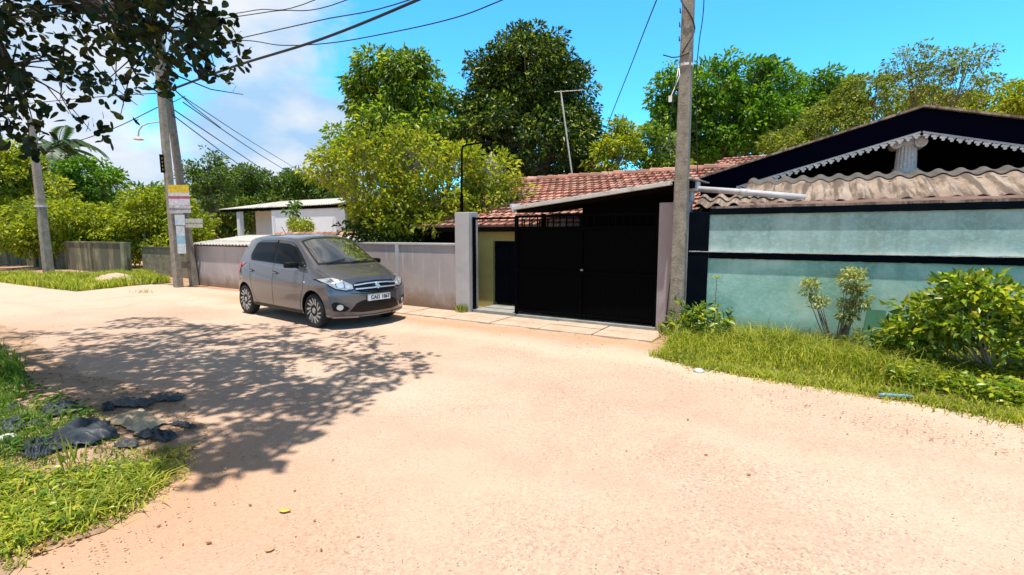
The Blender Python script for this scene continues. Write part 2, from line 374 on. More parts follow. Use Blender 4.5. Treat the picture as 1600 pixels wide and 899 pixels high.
def flat(name, poly, z, m, label, sub=0):
    out = []
    for i, a in enumerate(poly):                     # ragged earth edges
        b = poly[(i+1) % len(poly)]; L_ = math.hypot(b[0]-a[0], b[1]-a[1]); near = min(math.hypot(*a), math.hypot(*b)) < 14
        k = max(1, min(80, int(L_/.09))) if near else 1
        for j in range(k):
            t = j/k; x = a[0]+(b[0]-a[0])*t; y = a[1]+(b[1]-a[1])*t
            if near and j: w_ = .05*math.sin(x*5.1+y*3.3)+.03*math.sin(x*13+y*17)+random.uniform(-.012,.012); x += w_*(b[1]-a[1])/L_; y -= w_*(b[0]-a[0])/L_
            out.append((x, y))
    poly = out
    mb = MB(); mb.add([(x, y, z) for x, y in poly], [tuple(range(len(poly)))])
    o = obj(name, mb, m); tag(o, label, kind='structure'); return o
flat('road', [(30,-8),(30,5.6),(3,5.75),(1.7,5.88),(.5,6.12),(-1.1,6.3),(-1.7,6.75),(-2.1,7.45),(-6.4,7.5),(-8.5,7.75),(-12,8.0),(-16.6,7.95),(-19,7.6),(-24,6.2),(-30,5.6),(-60,5),
              (-60,-3),(-30,1.2),(-13,1.6),(-8.6,1.7),(-7.3,1.6),(-6.1,1.4),(-5.2,1.1),(-4.8,.8),(-4.6,.5),(-4.4,.2),(-4.2,-.3),(-4.0,-1),(-3.8,-8)], .0, M['road'],
     'worn asphalt road covered with pale sandy dust')
# concrete apron slabs before the gate
mb = MB(); xs = [-8.3,-7.15,-6.1,-5.02,-4.0,-3.0,-2.0]
for a, b in zip(xs, xs[1:]):
    for y0, y1 in ((7.46,7.93),(7.945,8.32)):
        j = random.uniform(-.006, .006); mb.box(a+.012, b-.012, y0+random.uniform(0,.03), y1, -.05, .022+j)
o = obj('pavement', mb, M['slab']); bevel(o, .008); tag(o, 'cracked concrete slabs laid in front of the gate', kind='structure')

# ------------------------------------------------------------------ left boundary wall
w = thing('boundary_wall', 'low pinkish grey plastered wall behind the parked car', 'wall', (-12, 8.4, 0))
mb = MB(); mb.box(-17.15, -9.75, 8.4, 8.55, -.1, 1.27); obj('wall_panel', mb, M['wall'], w)
mb = MB(); mb.box(-9.75, -6.42, 8.403, 8.553, -.1, 1.40); obj('wall_panel', mb, M['wall'], w)
mb = MB(); mb.box(-9.77, -6.42, 8.37, 8.58, 1.402, 1.455); o = obj('coping', mb, M['pillar'], w); bevel(o)
mb = MB(); mb.box(-17.38, -17.15, 8.36, 8.6, -.1, 1.30); o = obj('end_post', mb, M['pillar'], w); bevel(o)
mb = MB(); mb.box(-8.23, -8.13, 8.365, 8.40, -.05, 1.41); obj('downpipe', mb, M['pillar'], w)
# lean-to shed roof behind that wall: asbestos sheet with clay tiles along its upper edge
def corr(mb, x0, x1, ya, za, yb, zb, pitch, amp, thick=.012, n=8, rag=0):
    cols = int((x1-x0)/pitch*n); P = []
    for i in range(7):
        t = i/6; row = []
        for j in range(cols+1):
            x = x0+(x1-x0)*j/cols; ph = 2*math.pi*(x-x0)/pitch
            e = rag*math.sin(x*3.1)*(1-t) + (rag*.8*math.sin(x*1.7+1) if i == 6 else 0)
            s_ = math.sin(ph); s_ = s_*(1-.15*abs(s_))
            row.append((x, ya+(yb-ya)*t+e, za+(zb-za)*t+amp*s_+.006*math.sin(x*.9+2*t)))
        P.append(row)
    mb.grid(P, (0, 0, thick))
sh = thing('shed', 'low corrugated asbestos lean-to roof lying behind the boundary wall', 'shed', (-13, 9.5, 0))
mb = MB(); corr(mb, -17.3, -9.8, 8.30, 1.33, 10.3, 1.60, .177, .024); obj('roof', mb, M['asb_pale'], sh, smooth=True)
mb = MB(); mb.box(-17.1, -9.9, 10.15, 10.3, 0, 1.56); mb.box(-17.1,-17.0,8.56,10.15,0,1.3); mb.box(-10.0,-9.9,8.56,10.15,0,1.3); obj('wall', mb, M['white_wall'], sh)
mb = MB(); x = -15.4
while x < -9.9:
    mb.lathe([(.10,-.17),(.12,.17)], 8, (0,0,0)); 
    for k in range(len(mb.v)-16, len(mb.v)):
        p = mb.v[k]; mb.v[k] = (x+p[2], 10.28+p[0], 1.63+p[1]*.8)
    x += .31
obj('ridge_tiles', mb, M['tile'], sh)

# ------------------------------------------------------------------ gate pillars
mb = MB(); mb.box(-6.42, -6.06, 8.28, 8.62, -.1, 2.10); o = obj('gate_pillar', mb, M['pillar']); bevel(o, .012); tag(o, 'pale grey square gate pillar at the left end of the gateway', 'pillar')
mb = MB(); mb.box(-2.20, -1.72, 8.36, 8.62, -.1, 2.17); o = obj('gate_pillar', mb, M['pillar2']); bevel(o, .012); tag(o, 'mauve plastered gate pillar behind the concrete pole', 'pillar')

# ------------------------------------------------------------------ teal wall on the right
t = thing('boundary_wall', 'teal limewashed wall with black bands behind the bushes', 'wall', (1.5, 8.4, 0))
mb = MB(); mb.box(-1.41, 12, 8.42, 8.60, -.1, 1.98); obj('wall_panel', mb, M['teal'], t)
mb = MB(); mb.box(-1.72, -1.41, 8.37, 8.62, -.1, 2.0); o = obj('pilaster', mb, M['black_paint'], t); bevel(o, .008)
def wavy_strip(mb, x0, x1, y0, y1, z0, z1, a=.006, n=80, ph=0):
    top = [(x0+(x1-x0)*i/n, z1+a*math.sin(i*.7+ph)+a*random.uniform(-1,1)) for i in range(n+1)]
    bot = [(x0+(x1-x0)*i/n, z0+a*.6*random.uniform(-1,1)) for i in range(n+1)]
    for i in range(n):
        (xa, za), (xb, zb) = top[i], top[i+1]; wa, wb = bot[i][1], bot[i+1][1]
        v = [(xa,y0,wa),(xb,y0,wb),(xb,y1,wb),(xa,y1,wa),(xa,y0,za),(xb,y0,zb),(xb,y1,zb),(xa,y1,za)]
        f = [(0,3,2,1),(4,5,6,7),(0,1,5,4),(2,3,7,6)]
        if i == 0: f.append((3,0,4,7))
        if i == n-1: f.append((1,2,6,5))
        mb.add(v, f)
mb = MB(); wavy_strip(mb, -1.41, 12, 8.375, 8.63, 1.955, 2.045, .004, 200); obj('top_band', mb, M['black_paint'], t)
mb = MB(); wavy_strip(mb, -1.40, 12, 8.385, 8.419, 1.265, 1.36, .006, 260, 2); obj('middle_band', mb, M['black_paint'], t)
mb = MB(); wavy_strip(mb, -1.70, 12, 8.360, 8.418, 1.364, 1.378, .003, 260, 1); obj('ledge', mb, M['asb_pale'], t)
mb = MB(); mb.box(-1.40, 12, 8.40, 8.66, 2.05, 2.085); obj('coping', mb, M['asb'], t)

# ------------------------------------------------------------------ weathered asbestos roof above the teal wall
r = thing('lean_to_roof', 'weathered brown corrugated roof sheets resting above the teal wall', 'roof', (2, 9, 0))
mb = MB(); corr(mb, -1.0, 12, 8.47, 2.115, 9.45, 2.49, .25, .028, .012, 10, .012); obj('roof_sheet', mb, M['asb'], r, smooth=True)
mb = MB(); corr(mb, -1.66, -.62, 8.44, 2.10, 8.95, 2.27, .26, .045, .012, 10, .03); obj('broken_sheet', mb, M['asb'], r, smooth=True)
mb = MB(); wavy_strip(mb, -1.0, 12, 8.425, 8.50, 2.087, 2.125, .006, 150); obj('mortar', mb, patchy('pink_mortar', (.42,.25,.19), (.52,.33,.26), 5), r)
mb = MB(); corr(mb, -1.0, 12, 9.40, 2.49, 9.75, 2.59, .25, .031, .014, 10, .0); obj('upper_sheet', mb, M['asb_dark'], r, smooth=True)
mb = MB(); mb.box(-1.3, 12, 9.3, 9.36, 2.30, 2.43); obj('purlin', mb, M['dark_under'], r)
r2 = thing('pvc_pipe', 'white plastic drain pipe lying across the corrugated sheets', 'pipe', (-1, 8.7, 2.2))
mb = MB(); mb.tube([(-1.72,8.78,2.405),(-1.0,8.68,2.315),(-.12,8.56,2.185)], .048, 14); obj('pipe', mb, M['pvc'], r2, smooth=True)
mb = MB(); mb.tube([(-1.02,8.683,2.318),(-.90,8.665,2.30)], .056, 14); obj('joint', mb, M['pvc'], r2, smooth=True)
mb = MB(); mb.box(-1.90,-1.66,8.66,8.9,2.36,2.52); mb.tube([(-1.78,8.78,2.18),(-1.78,8.78,2.37)], .05, 12); o = obj('gutter_box', mb, M['pvc'], r2); bevel(o, .015)

# ------------------------------------------------------------------ gabled porch house on the right
AX, AZ, EX, SL = 1.36, 3.58, -1.86, .275
def gz(x, d=0): return AZ - SL*abs(x-AX) - d
h = thing('gabled_house', 'dark gabled porch with white lace trim above the teal wall', 'house', (1.4, 11, 0))
ER = 2*AX-EX
mb = MB(); mb.prism([(EX,gz(EX)),(AX,gz(AX)),(ER,gz(ER)),(ER,gz(ER,.34)),(AX,gz(AX,.34)),(EX,gz(EX,.34))], 9.98, 10.02); obj('fascia', mb, M['navy'], h)
mb = MB(); mb.prism([(EX-.02,gz(EX)-.005),(AX,gz(AX)+.004),(ER+.02,gz(ER)-.005),(ER+.02,gz(ER)+.03),(AX,gz(AX)+.036),(EX-.02,gz(EX)+.03)], 9.9, 15.2); obj('roof', mb, M['asb'], h)
# lace: band plus repeated trefoil drops
mb = MB()
for sgn in (-1, 1):
    x0, x1 = (EX+.62, AX-.012) if sgn < 0 else (AX+.012, ER-.1)
    mb.prism([(x0,gz(x0,.345)),(x1,gz(x1,.345)),(x1,gz(x1,.375)),(x0,gz(x0,.375))], 9.965, 9.985)
    n = int(abs(x1-x0)/.098)
    for i in range(n):
        cx = x0+(x1-x0)*(i+.5)/n; cz = gz(cx, .375)
        for dx, dz, rr in ((-.027,-.018,.020),(.027,-.018,.020),(0,-.050,.023),(0,-.020,.015)):
            pts = [(cx+dx+rr*math.cos(a*math.pi/4), cz+dz+rr*math.sin(a*math.pi/4)) for a in range(8)]
            e = random.uniform(-.002,.002)+dx*.05+dz*.02; mb.prism(pts, 9.966+e, 9.982+e)
obj('lace_trim', mb, M['lace'], h)
mb = MB()   # porch interior: side and back walls, near-black to put the shade into the colour
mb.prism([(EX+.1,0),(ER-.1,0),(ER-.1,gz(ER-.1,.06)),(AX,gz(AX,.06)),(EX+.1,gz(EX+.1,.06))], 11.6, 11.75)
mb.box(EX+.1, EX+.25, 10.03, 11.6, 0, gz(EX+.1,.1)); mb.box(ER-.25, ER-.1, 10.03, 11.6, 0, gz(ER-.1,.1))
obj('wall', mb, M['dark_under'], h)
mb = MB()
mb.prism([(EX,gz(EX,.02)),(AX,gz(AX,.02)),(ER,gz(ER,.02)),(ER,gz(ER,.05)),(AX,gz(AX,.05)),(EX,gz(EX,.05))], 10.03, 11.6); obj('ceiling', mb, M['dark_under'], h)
# fluted column
cx, cy = 1.235, 10.32
mb = MB(); nf = 16; rows = []
for z in (1.2, 2.62, 2.64, 2.70, 2.71, 3.04, 3.06):
    row = []
    for k in range(nf*6+1):
        a = 2*math.pi*k/(nf*6); fl = abs(math.sin(a*nf/2))
        R_ = .150 - .018*max(0, min(1, (z-2.6)/.5)) ; R_ += .016 if z < 2.63 else (.024 if z < 2.705 else 0)
        if z > 2.705: R_ -= .022*(1-fl)**1.5
        row.append((cx+R_*math.cos(a), cy+R_*math.sin(a), z))
    rows.append(row)
mb.grid(rows); col = obj('column', mb, M['column'], h)
mb = MB(); mb.box(cx-.19, cx+.19, cy-.17, cy+.17, 3.155, 3.20); mb.lathe([(.135,3.05),(.165,3.08),(.17,3.10),(.15,3.15)], 24, (cx,cy,0))
for s in (-1, 1):
    mb.lathe([(.03,-.185),(.082,-.18),(.082,-.05),(.06,0),(.082,.05),(.082,.18),(.03,.185)], 20, (cx+s*.155, cy, 3.095), axis='y')
    pts = [(cx+s*.155+math.cos(a)*(.075-.009*a), cy-.188, 3.095+math.sin(a)*(.075-.009*a)) for a in np.arange(0, 7, .5)]
    mb.tube(pts, .007, 6)
obj('capital', mb, M['column'], col)

# ------------------------------------------------------------------ tiled house behind the gate
hs = thing('tiled_house', 'yellow house under a long red clay tile roof behind the gate', 'house', (-6, 11, 0))
RX0, RX1, Y0, Z0, Y1, Z1 = -8.3, -1.9, 9.0, 1.80, 13.0, 3.20
def tiles(mb, x0, x1, ya, za, yb, zb, tw=.235, rows=13):
    nc = int((x1-x0)/tw); L_ = math.hypot(yb-ya, zb-za); ny, nzz = -(zb-za)/L_, (yb-ya)/L_
    if ny > 0 and yb > ya: ny = -ny
    for r_ in range(rows):
        t0, t1 = r_/rows, (r_+1.12)/rows
        sag = .012*math.sin(r_*1.3)
        for c in range(nc):
            xa = x0+c*tw + (.5*tw if r_ % 2 else 0) + random.uniform(-.006,.006); P = []
            lift = random.uniform(.0,.010)
            for (tt, hh) in ((t0, -.004), (t0, .044+lift), (t1, .012)):
                row = []
                for q in range(7):
                    u = q/6; pr = .028*math.exp(-((u-.25)/.13)**2) + .018*math.exp(-((u-.72)/.15)**2) + (.02 if u > .93 else 0)
                    if hh < 0: pr *= .3
                    H_ = hh+pr+sag
                    row.append((xa+u*tw*.985, ya+(yb-ya)*tt+ny*H_, za+(zb-za)*tt+nzz*H_))
                P.append(row)
            mb.grid(P)
mb = MB(); tiles(mb, RX0, RX1, Y0, Z0, Y1, Z1, .205, 17); obj('roof', mb, M['tile'], hs, fixn=False)
mb = MB()
mb.add([(RX0,Y0,Z0-.02),(RX1+.1,Y0,Z0-.02),(RX1+.1,Y1,Z1-.02),(RX0,Y1,Z1-.02)], [(0,1,2,3)]); mb.add([(RX0,Y1,Z1-.02),(RX1+.1,Y1,Z1-.02),(RX1+.1,17,1.8),(RX0,17,1.8)], [(0,1,2,3)])
obj('roof_boards', mb, M['dark_under'], hs)
mb = MB(); x = RX0
while x < RX1:
    j = random.uniform(-.012,.012); mb.tube([(x,Y1,Z1+.05+j),(x+.36,Y1,Z1+.035+j)], [.10,.085], 8); x += .33
obj('ridge_tiles', mb, M['tile'], hs)
mb = MB(); tiles(mb, -2.5, -.3, 14.2, 3.30, 16, 3.86, .235, 6); obj('rear_roof', mb, M['tile'], hs, fixn=False)
mb = MB(); mb.box(-8.1,-6.75,9.25,9.4,-.1,1.78); obj('shaded_wall', mb, M['dark_under'], hs)  # rest of the yellow wall, its shade put in as near-black colour
mb = MB(); mb.box(-6.745,-6.1,9.25,9.4,-.1,1.82); mb.box(-6.1,-5.2,9.25,9.4,1.5,1.82); mb.box(-5.2,-4.6,9.25,9.4,-.1,1.82); mb.box(-8.1,-7.95,9.4,16.35,-.1,1.9); mb.box(-8.1,-1.9,16.35,16.5,-.1,1.9)
obj('wall', mb, M['yellow'], hs)
mb = MB(); mb.box(-6.08,-5.22,9.30,9.34,.12,1.49); mb.box(-6.05,-5.7,9.285,9.298,.2,.75); mb.box(-6.05,-5.7,9.285,9.298,.82,1.42); d_ = obj('door', mb, M['black_paint'], hs)
mb = MB(); mb.box(-8.2,-4.6,8.97,9.02,1.70,1.80); obj('eave_board', mb, M['dark_under'], hs)
mb = MB(); mb.prism([(-3.78,-.1),(-1.9,-.1),(-1.9,2.385),(-3.78,2.18)],8.84,8.93); mb.box(-4.62,-4.5,8.95,9.2,-.1,1.7); mb.box(-4.5,-3.78,9.1,9.2,-.1,1.66); obj('shade_fill', mb, M['dark_under'], hs)  # near-black fill added for the shaded inside of the carport
mb = MB(); mb.box(-8.12,-7.82,11.9,12.2,2.8,3.78); mb.box(-8.17,-7.77,11.85,12.25,3.60,3.68); mb.lathe([(.10,3.78),(.13,3.84),(.06,3.92),(.03,3.99)], 14, (-7.97,12.05,0)); obj('chimney', mb, M['pvc'], hs)

# ------------------------------------------------------------------ carport roof over the gate
cp = thing('carport', 'dark lean-to carport roof with a pale gutter over the black gate', 'carport', (-3.3, 9, 0))
mb = MB(); P = [[(-4.86,8.14,2.165),(-1.66,8.14,2.515)],[(-4.86,9.7,2.22),(-1.66,9.7,2.57)]]; mb.grid(P, (0,0,.02)); obj('roof', mb, M['galv'], cp)
mb = MB(); P = [[(-4.84,8.17,2.05),(-1.7,8.17,2.39)],[(-4.84,9.7,2.11),(-1.7,9.7,2.45)]]; mb.grid(P, (0,0,.095)); obj('soffit', mb, M['dark_under'], cp)  # near-black underside, the carport's shade put into its colour
mb = MB()
g = [(0,-.0),(.0,.055),(.012,.06),(.012,.012),(.09,.012),(.09,.06),(.10,.06),(.10,0)]
rows = [[(x, 8.055+a, z+b-.0) for a, b in g+[g[0]]] for x, z in ((-4.88,2.105),(-3.3,2.275),(-1.95,2.425))]
mb.grid(rows); obj('gutter', mb, M['galv'], cp)
mb = MB(); mb.prism([(-4.93,2.21),(-4.86,2.06),(-4.84,2.07),(-4.90,2.22)], 8.05, 8.5); obj('end_cap', mb, M['pvc'], cp)
mb = MB()
for x in (): mb.box(x, x+.07, 8.2, 9.6, 1.97+(x+4.86)*.108, 2.04+(x+4.86)*.108)

mb = MB(); mb.box(-4.62,-4.55,8.75,8.82,0,2.05); obj('post', mb, M['black_iron'], cp)
mb = MB(); mb.box(-1.95,-1.88,8.7,8.77,0,2.35); obj('post', mb, M['black_iron'], cp)

# ------------------------------------------------------------------ the gate
g = thing('gate', 'wide black sheet metal gate standing half open under the carport', 'gate', (-4, 8.4, 0))
mb = MB(); n = 70; x0, x1 = -4.98, -2.22; P = []
for z in (.14, 1.74):
    P.append([(x0+(x1-x0)*i/(n*2), 8.41+(.003 if (i//2) % 2 else -.003), z) for i in range(n*2+1)])
mb.grid(P, (0,.004,0)); obj('gate_panel', mb, M['black_iron'], g)
mb = MB()
for z in (.12,.92,1.74,1.97): mb.box(x0-.02, x1+.01, 8.375, 8.40, z, z+.045)
mb.box(x0-.03, x0+.03, 8.37, 8.43, .05, 2.0); mb.box(-3.62,-3.58,8.374,8.41,.12,1.97); mb.box(x1-.03,x1+.02,8.37,8.43,.05,2.0)
obj('frame', mb, M['black_iron'], g)
mb = MB(); x = x0+.12; i = 0
while x < x1-.05:
    mb = MB(); mb.box(x, x+.02, 8.38, 8.398, 1.785, 1.97); obj('bar', mb, M['black_iron'], g)
    if x < -4.3: mb = MB(); mb.box(x+.05, x+.07, 8.38, 8.398, 1.785, 1.915); obj('bar', mb, M['black_iron'], g)
    x += .135 if x > -4.3 else .17; i += 1
mb = MB(); mb.box(x0+.06, -4.25, 8.378, 8.396, 1.915, 1.935); obj('rail', mb, M['black_iron'], g)
mb = MB(); mb.box(-6.04,-5.99,8.38,8.44,0,2.0); mb.box(-5.99,x0-.03,8.385,8.425,1.945,1.985); obj('post', mb, M['black_iron'], g)
mb = MB(); mb.box(-3.60,-3.55,8.355,8.373,.98,1.01); obj('latch', mb, M['sill'], g)
mb = MB(); mb.box(-6.02,-4.98,8.36,9.24,-.1,.075); obj('step', mb, M['sill'], g)
mb = MB(); mb.box(-4.93,-2.2,8.30,8.62,-.1,.065); obj('sill', mb, M['sill'], g)

# ------------------------------------------------------------------ distant white house
wh = thing('white_house', 'small white house with a grey lean-to roof and open veranda', 'house', (-23, 17, 0))
mb = MB(); corr(mb, -29.5, -18.3, 15.9, 3.06, 20, 3.75, .177, .02); obj('roof', mb, M['asb_pale'], wh, smooth=True)
mb = MB(); mb.box(-29.4,-18.3,15.93,15.97,2.90,3.03); obj('fascia', mb, M['dark_under'], wh)
mb = MB(); mb.box(-24.3,-18.9,16.0,16.15,-.1,2.98); mb.box(-28.7,-24.4,17.6,17.7,-.1,3.0); mb.box(-24.4,-24.3,16.15,17.6,-.1,3.0); obj('wall', mb, M['white_wall'], wh)
mb = MB(); mb.box(-27.9,-27.65,16.0,16.25,-.1,3.0); obj('column', mb, M['white_wall'], wh)
mb = MB(); mb.box(-24.6,-24.3,15.98,16.2,-.1,3.0); obj('column', mb, M['white_wall'], wh)
mb = MB(); mb.box(-25.15,-24.62,17.5,17.56,-.1,2.45); obj('door', mb, M['black_paint'], wh)
mb = MB(); mb.box(-25.75,-25.3,17.53,17.59,.9,2.2); fr = obj('window', mb, M['black_paint'], wh)
mb = MB(); mb.box(-25.8,-25.25,17.5,17.52,2.2,2.28); mb.box(-25.8,-25.25,17.5,17.52,.85,.9); mb.box(-25.55,-25.5,17.5,17.52,.9,2.2); obj('window_frame', mb, M['white_wall'], fr)
M['shutter'] = patchy('brown_boards', (.12,.07,.045), (.20,.12,.08), 4, .8, .4, 40)
mb = MB()
for i in range(22): mb.box(-18.9,-16.6,16.32,16.36,-.0+i*.135,.11+i*.135)
obj('side_screen', mb, M['shutter'], wh)

# ------------------------------------------------------------------ far left walls
o_ = thing('boundary_wall', 'tall mossy streaked wall behind the leaning concrete pole at far left', 'wall', (-33, 8.6, 0))
mb = MB(); mb.box(-48, -23.8, 9.0, 9.2, -.1, 1.25); obj('wall_panel', mb, M['mossy'], o_)
mb = MB(); mb.box(-48, -23.8, 8.96, 9.24, 1.252, 1.32); obj('coping', mb, M['mossy'], o_)
for x in (-23.95,-27.2,-30.5,-34):
    mb = MB(); mb.box(x, x+.28, 8.9, 8.998, -.1, 1.30); obj('pier', mb, M['mossy'], o_)
o_ = thing('ruined_wall', 'low dark crumbling block wall between the mossy wall and twin pole', 'wall', (-21, 9.6, 0))
prof = [(-23.6,0),(-18.2,0),(-18.35,.25),(-18.6,.35),(-18.8,.62),(-19.1,.72),(-19.5,.95),(-19.9,1.0),(-20.4,1.06),(-23.6,1.06)]
mb = MB(); mb.prism(prof, 9.5, 9.72); obj('wall_panel', mb, patchy('old_blocks', (.12,.10,.07), (.27,.23,.15), 3, .95, .7, 20, (.33,.28,.17)), o_)
mb = MB(); mb.box(-23.6,-20.2,9.46,9.76,1.062,1.14); obj('coping', mb, patchy('dark_cap', (.04,.038,.03), (.09,.08,.06), 3), o_)
#@@STRUCT_END
# ================================================================== THE CAR
def make_car():
    root = thing('parked_car', 'grey hatchback parked beside the pinkish boundary wall', 'car')
    paint = mat('grey_metallic_paint', (.105,.10,.107), .29, .42, .5, 1.0)
    black = mat('car_black_plastic', (.004,.004,.0045), .5, 0, .25)
    glass = mat('tinted_glass', (.001,.001,.0015), .04, 0, .12); 
    wglass = mat('windscreen_glass', (.02,.03,.035), .02, 0, 1.0, 1.0)
    wglass.node_tree.nodes['Principled BSDF'].inputs['IOR'].default_value = 3.6
    glass.node_tree.nodes['Principled BSDF'].inputs['IOR'].default_value = 1.45
    chrome = mat('chrome', (.8,.8,.8), .35, .8); silver = mat('alloy_silver', (.42,.41,.41), .35, .6)
    rubber = mat('tyre_rubber', (.009,.009,.009), .85); lens = mat('headlight_lens', (.62,.66,.68), .08, .35, .8, 1.0)
    red = mat('tail_light_red', (.45,.01,.01), .15, 0, .6, 1.0); whitep = mat('plate_white', (.75,.75,.73), .5)
    amber = mat('amber_lens', (.7,.3,.05), .2)
    def sm(xs, ys):
        X = np.linspace(-2.2, 2.2, 881); Y = np.interp(X, xs, ys); k = np.exp(-.5*(np.arange(-24, 25)*.005/.035)**2); k /= k.sum()
        Yp = np.pad(Y, 24, mode='edge'); Y = np.convolve(Yp, k, 'valid'); return lambda x: float(np.interp(x, X, Y))
    ztop = sm([-1.8,-1.5,-1.0,-.4,0,.22,.30,1.03,1.12,1.4,1.62,1.80], [1.475,1.505,1.535,1.545,1.53,1.50,1.475,1.035,1.005,.955,.895,.835])
    zbelt = sm([-1.8,-1.2,0,.9,1.05,1.4,1.8], [1.06,1.03,.975,.94,.93,.875,.765])
    zsill = sm([-1.8,-1.5,-1,1,1.5,1.8], [.24,.22,.20,.19,.19,.19])
    wmax = sm([-1.8,-1.5,-.9,.9,1.4,1.8], [.755,.785,.80,.80,.795,.775])
    wbelt = sm([-1.8,-1.2,0,.8,1.2,1.6,1.8], [.70,.735,.755,.75,.735,.70,.66])
    wroof = sm([-1.8,-1.3,-.3,.25,.95,1.15,1.8], [.545,.58,.60,.585,.655,.655,.60])
    def section(x):
        zt, zb, zs = ztop(x), zbelt(x), zsill(x); wm, wb, wr = wmax(x), wbelt(x), wroof(x)
        t = min(1, max(0, (zt-zb-.12)/.25))          # 1 = greenhouse, 0 = bonnet
        ctrl = [(0, zs), (wm-.14, zs), (wm-.045, zs+.012), (wm-.015, zs+.10), (wm, .50), (wm+.003, .64), (wm-.006, .76), (wb+.018, zb-.03)]
        g = [(wb, zb+.0), (wb+(wr-wb)*.5+.015, zb+(zt-.08-zb)*.5), (wr+.004, zt-.085), (wr-.035, zt-.035), (wr-.16, zt-.008), (.25, zt+.012), (0, zt+.018)]
        hgt = zt-zb
        b = [(wb, zb+.0), (wb-.03, zb+hgt*.35), (wb-.085, zb+hgt*.62), (wb-.16, zb+hgt*.80), (wb-.28, zb+hgt*.92), (.22, zb+hgt*1.0), (0, zb+hgt*1.03)]
        return ctrl + [(a[0]*t+c[0]*(1-t), a[1]*t+c[1]*(1-t)) for a, c in zip(g, b)]
    def cr(P, sub=4):
        P = [Vector(p) for p in P]; out = []
        for i in range(len(P)-1):
            p0 = P[max(i-1,0)]; p1 = P[i]; p2 = P[i+1]; p3 = P[min(i+2,len(P)-1)]
            for k in range(sub):
                t = k/sub
                # centripetal-ish: damp tangents by segment length
                m1 = (p2-p0)*.5; m2 = (p3-p1)*.5; L_ = (p2-p1).length
                if m1.length > L_: m1 *= L_/m1.length
                if m2.length > L_: m2 *= L_/m2.length
                out.append(p1*(2*t**3-3*t*t+1)+m1*(t**3-2*t*t+t)+p2*(-2*t**3+3*t*t)+m2*(t**3-t*t))
        out.append(P[-1]); return out
    def F(y, z):
        v = -.27*(abs(y)/.78)**2.6
        if z > .60: v -= (z-.60)*.42
        if z < .36: v -= (.36-z)*.35
        return v
    def Rr(y, z):
        v = .17*(abs(y)/.78)**2.6
        if z > .62: v += (z-.62)*.10
        if z > 1.0: v += (z-1.0)*.42
        if z > 1.38: v -= (z-1.38)*.25
        if z < .4: v += (.4-z)*.2
        return v
    def warp(x, y, z):
        s = min(1, max(0, (x-.95)/.85)); s = s*s*(3-2*s)*.5+s*.5
        q = min(1, max(0, (-.95-x)/.85)); q = q**1.5
        return x + F(y, z)*s + Rr(y, z)*q
    us = np.linspace(-1.8, 1.8, 97); V = []; Fc = []
    secs = [cr(section(u)) for u in us]; m = len(secs[0]); full = 2*m-1
    for u, sec in zip(us, secs):
        row = [(-p[0], p[1]) for p in sec] + [(p[0], p[1]) for p in reversed(sec[1:-1])]
        for y, z in row: V.append((warp(u, y, z), y, z))
    n = 2*m-2
    for i in range(len(us)-1):
        for j in range(n): Fc.append((i*n+j, i*n+(j+1)%n, (i+1)*n+(j+1)%n, (i+1)*n+j))
    for e, fn in ((0, 0), (len(us)-1, 1)):           # end caps as bowed grids
        sec = secs[e]; K = 16; rows = []
        for k, p in enumerate(sec):
            row = []
            for j in range(K+1):
                y = -p[0]+2*p[0]*j/K
                if k == 0 or k == m-1: row.append(e*n+(0 if k == 0 else m-1)); continue
                if j == 0: row.append(e*n+k); continue
                if j == K: row.append(e*n+(n-k)); continue
                V.append((warp(us[e], y, p[1]), y, p[1])); row.append(len(V)-1)
            rows.append(row)
        for a, b in zip(rows, rows[1:]):
            for j in range(K):
                f = []
                for q in (a[j], a[j+1], b[j+1], b[j]):
                    if q not in f: f.append(q)
                if len(f) >= 3: Fc.append(tuple(f))
    me = bpy.data.meshes.new('body'); me.from_pydata(V, [], Fc)
    bm = bmesh.new(); bm.from_mesh(me); bmesh.ops.remove_doubles(bm, verts=bm.verts, dist=1e-5); bmesh.ops.recalc_face_normals(bm, faces=bm.faces)
    tree = BVHTree.FromBMesh(bm); bm.to_mesh(me); bm.free()
    body = link('body', me, [paint, black], root)
    # wheel arches
    FA, RA, TR = 1.09, -1.335, .288
    cut = MB()
    for ax_ in (FA, RA):
        for s in (-1, 1):
            n_ = 40; y0, y1 = s*.52, s*.95
            prof = [(ax_+.335*math.cos(a), TR+.01+.335*math.sin(a)) for a in np.linspace(0, 2*math.pi, n_, endpoint=False)]
            cut.prism(prof, min(y0,y1), max(y0,y1))
    co = obj('cutter', cut, black, local=True)
    md = body.modifiers.new('b', 'BOOLEAN'); md.object = co; md.operation = 'DIFFERENCE'; md.solver = 'EXACT'
    bpy.context.view_layer.update()
    dg = bpy.context.evaluated_depsgraph_get(); me2 = bpy.data.meshes.new_from_object(body.evaluated_get(dg))
    body.modifiers.clear(); body.data = me2; bpy.data.objects.remove(co)
    while len(me2.materials) < 2: me2.materials.append(black)
    for p in me2.polygons:
        c = p.center; inner = False
        for ax_ in (FA, RA):
            d = math.hypot(c.x-ax_, c.z-TR-.01)
            if abs(c.y) < .86 and d < .3352 and abs(c.y) > .515 and (abs(p.normal.y) < .3 or abs(c.y) < .53): inner = True
        p.material_index = 1 if inner or (p.normal.z < -.85 and c.z < .3) else 0
        p.use_smooth = True
    try: me2.set_sharp_from_angle(angle=rad(38))
    except Exception: pass

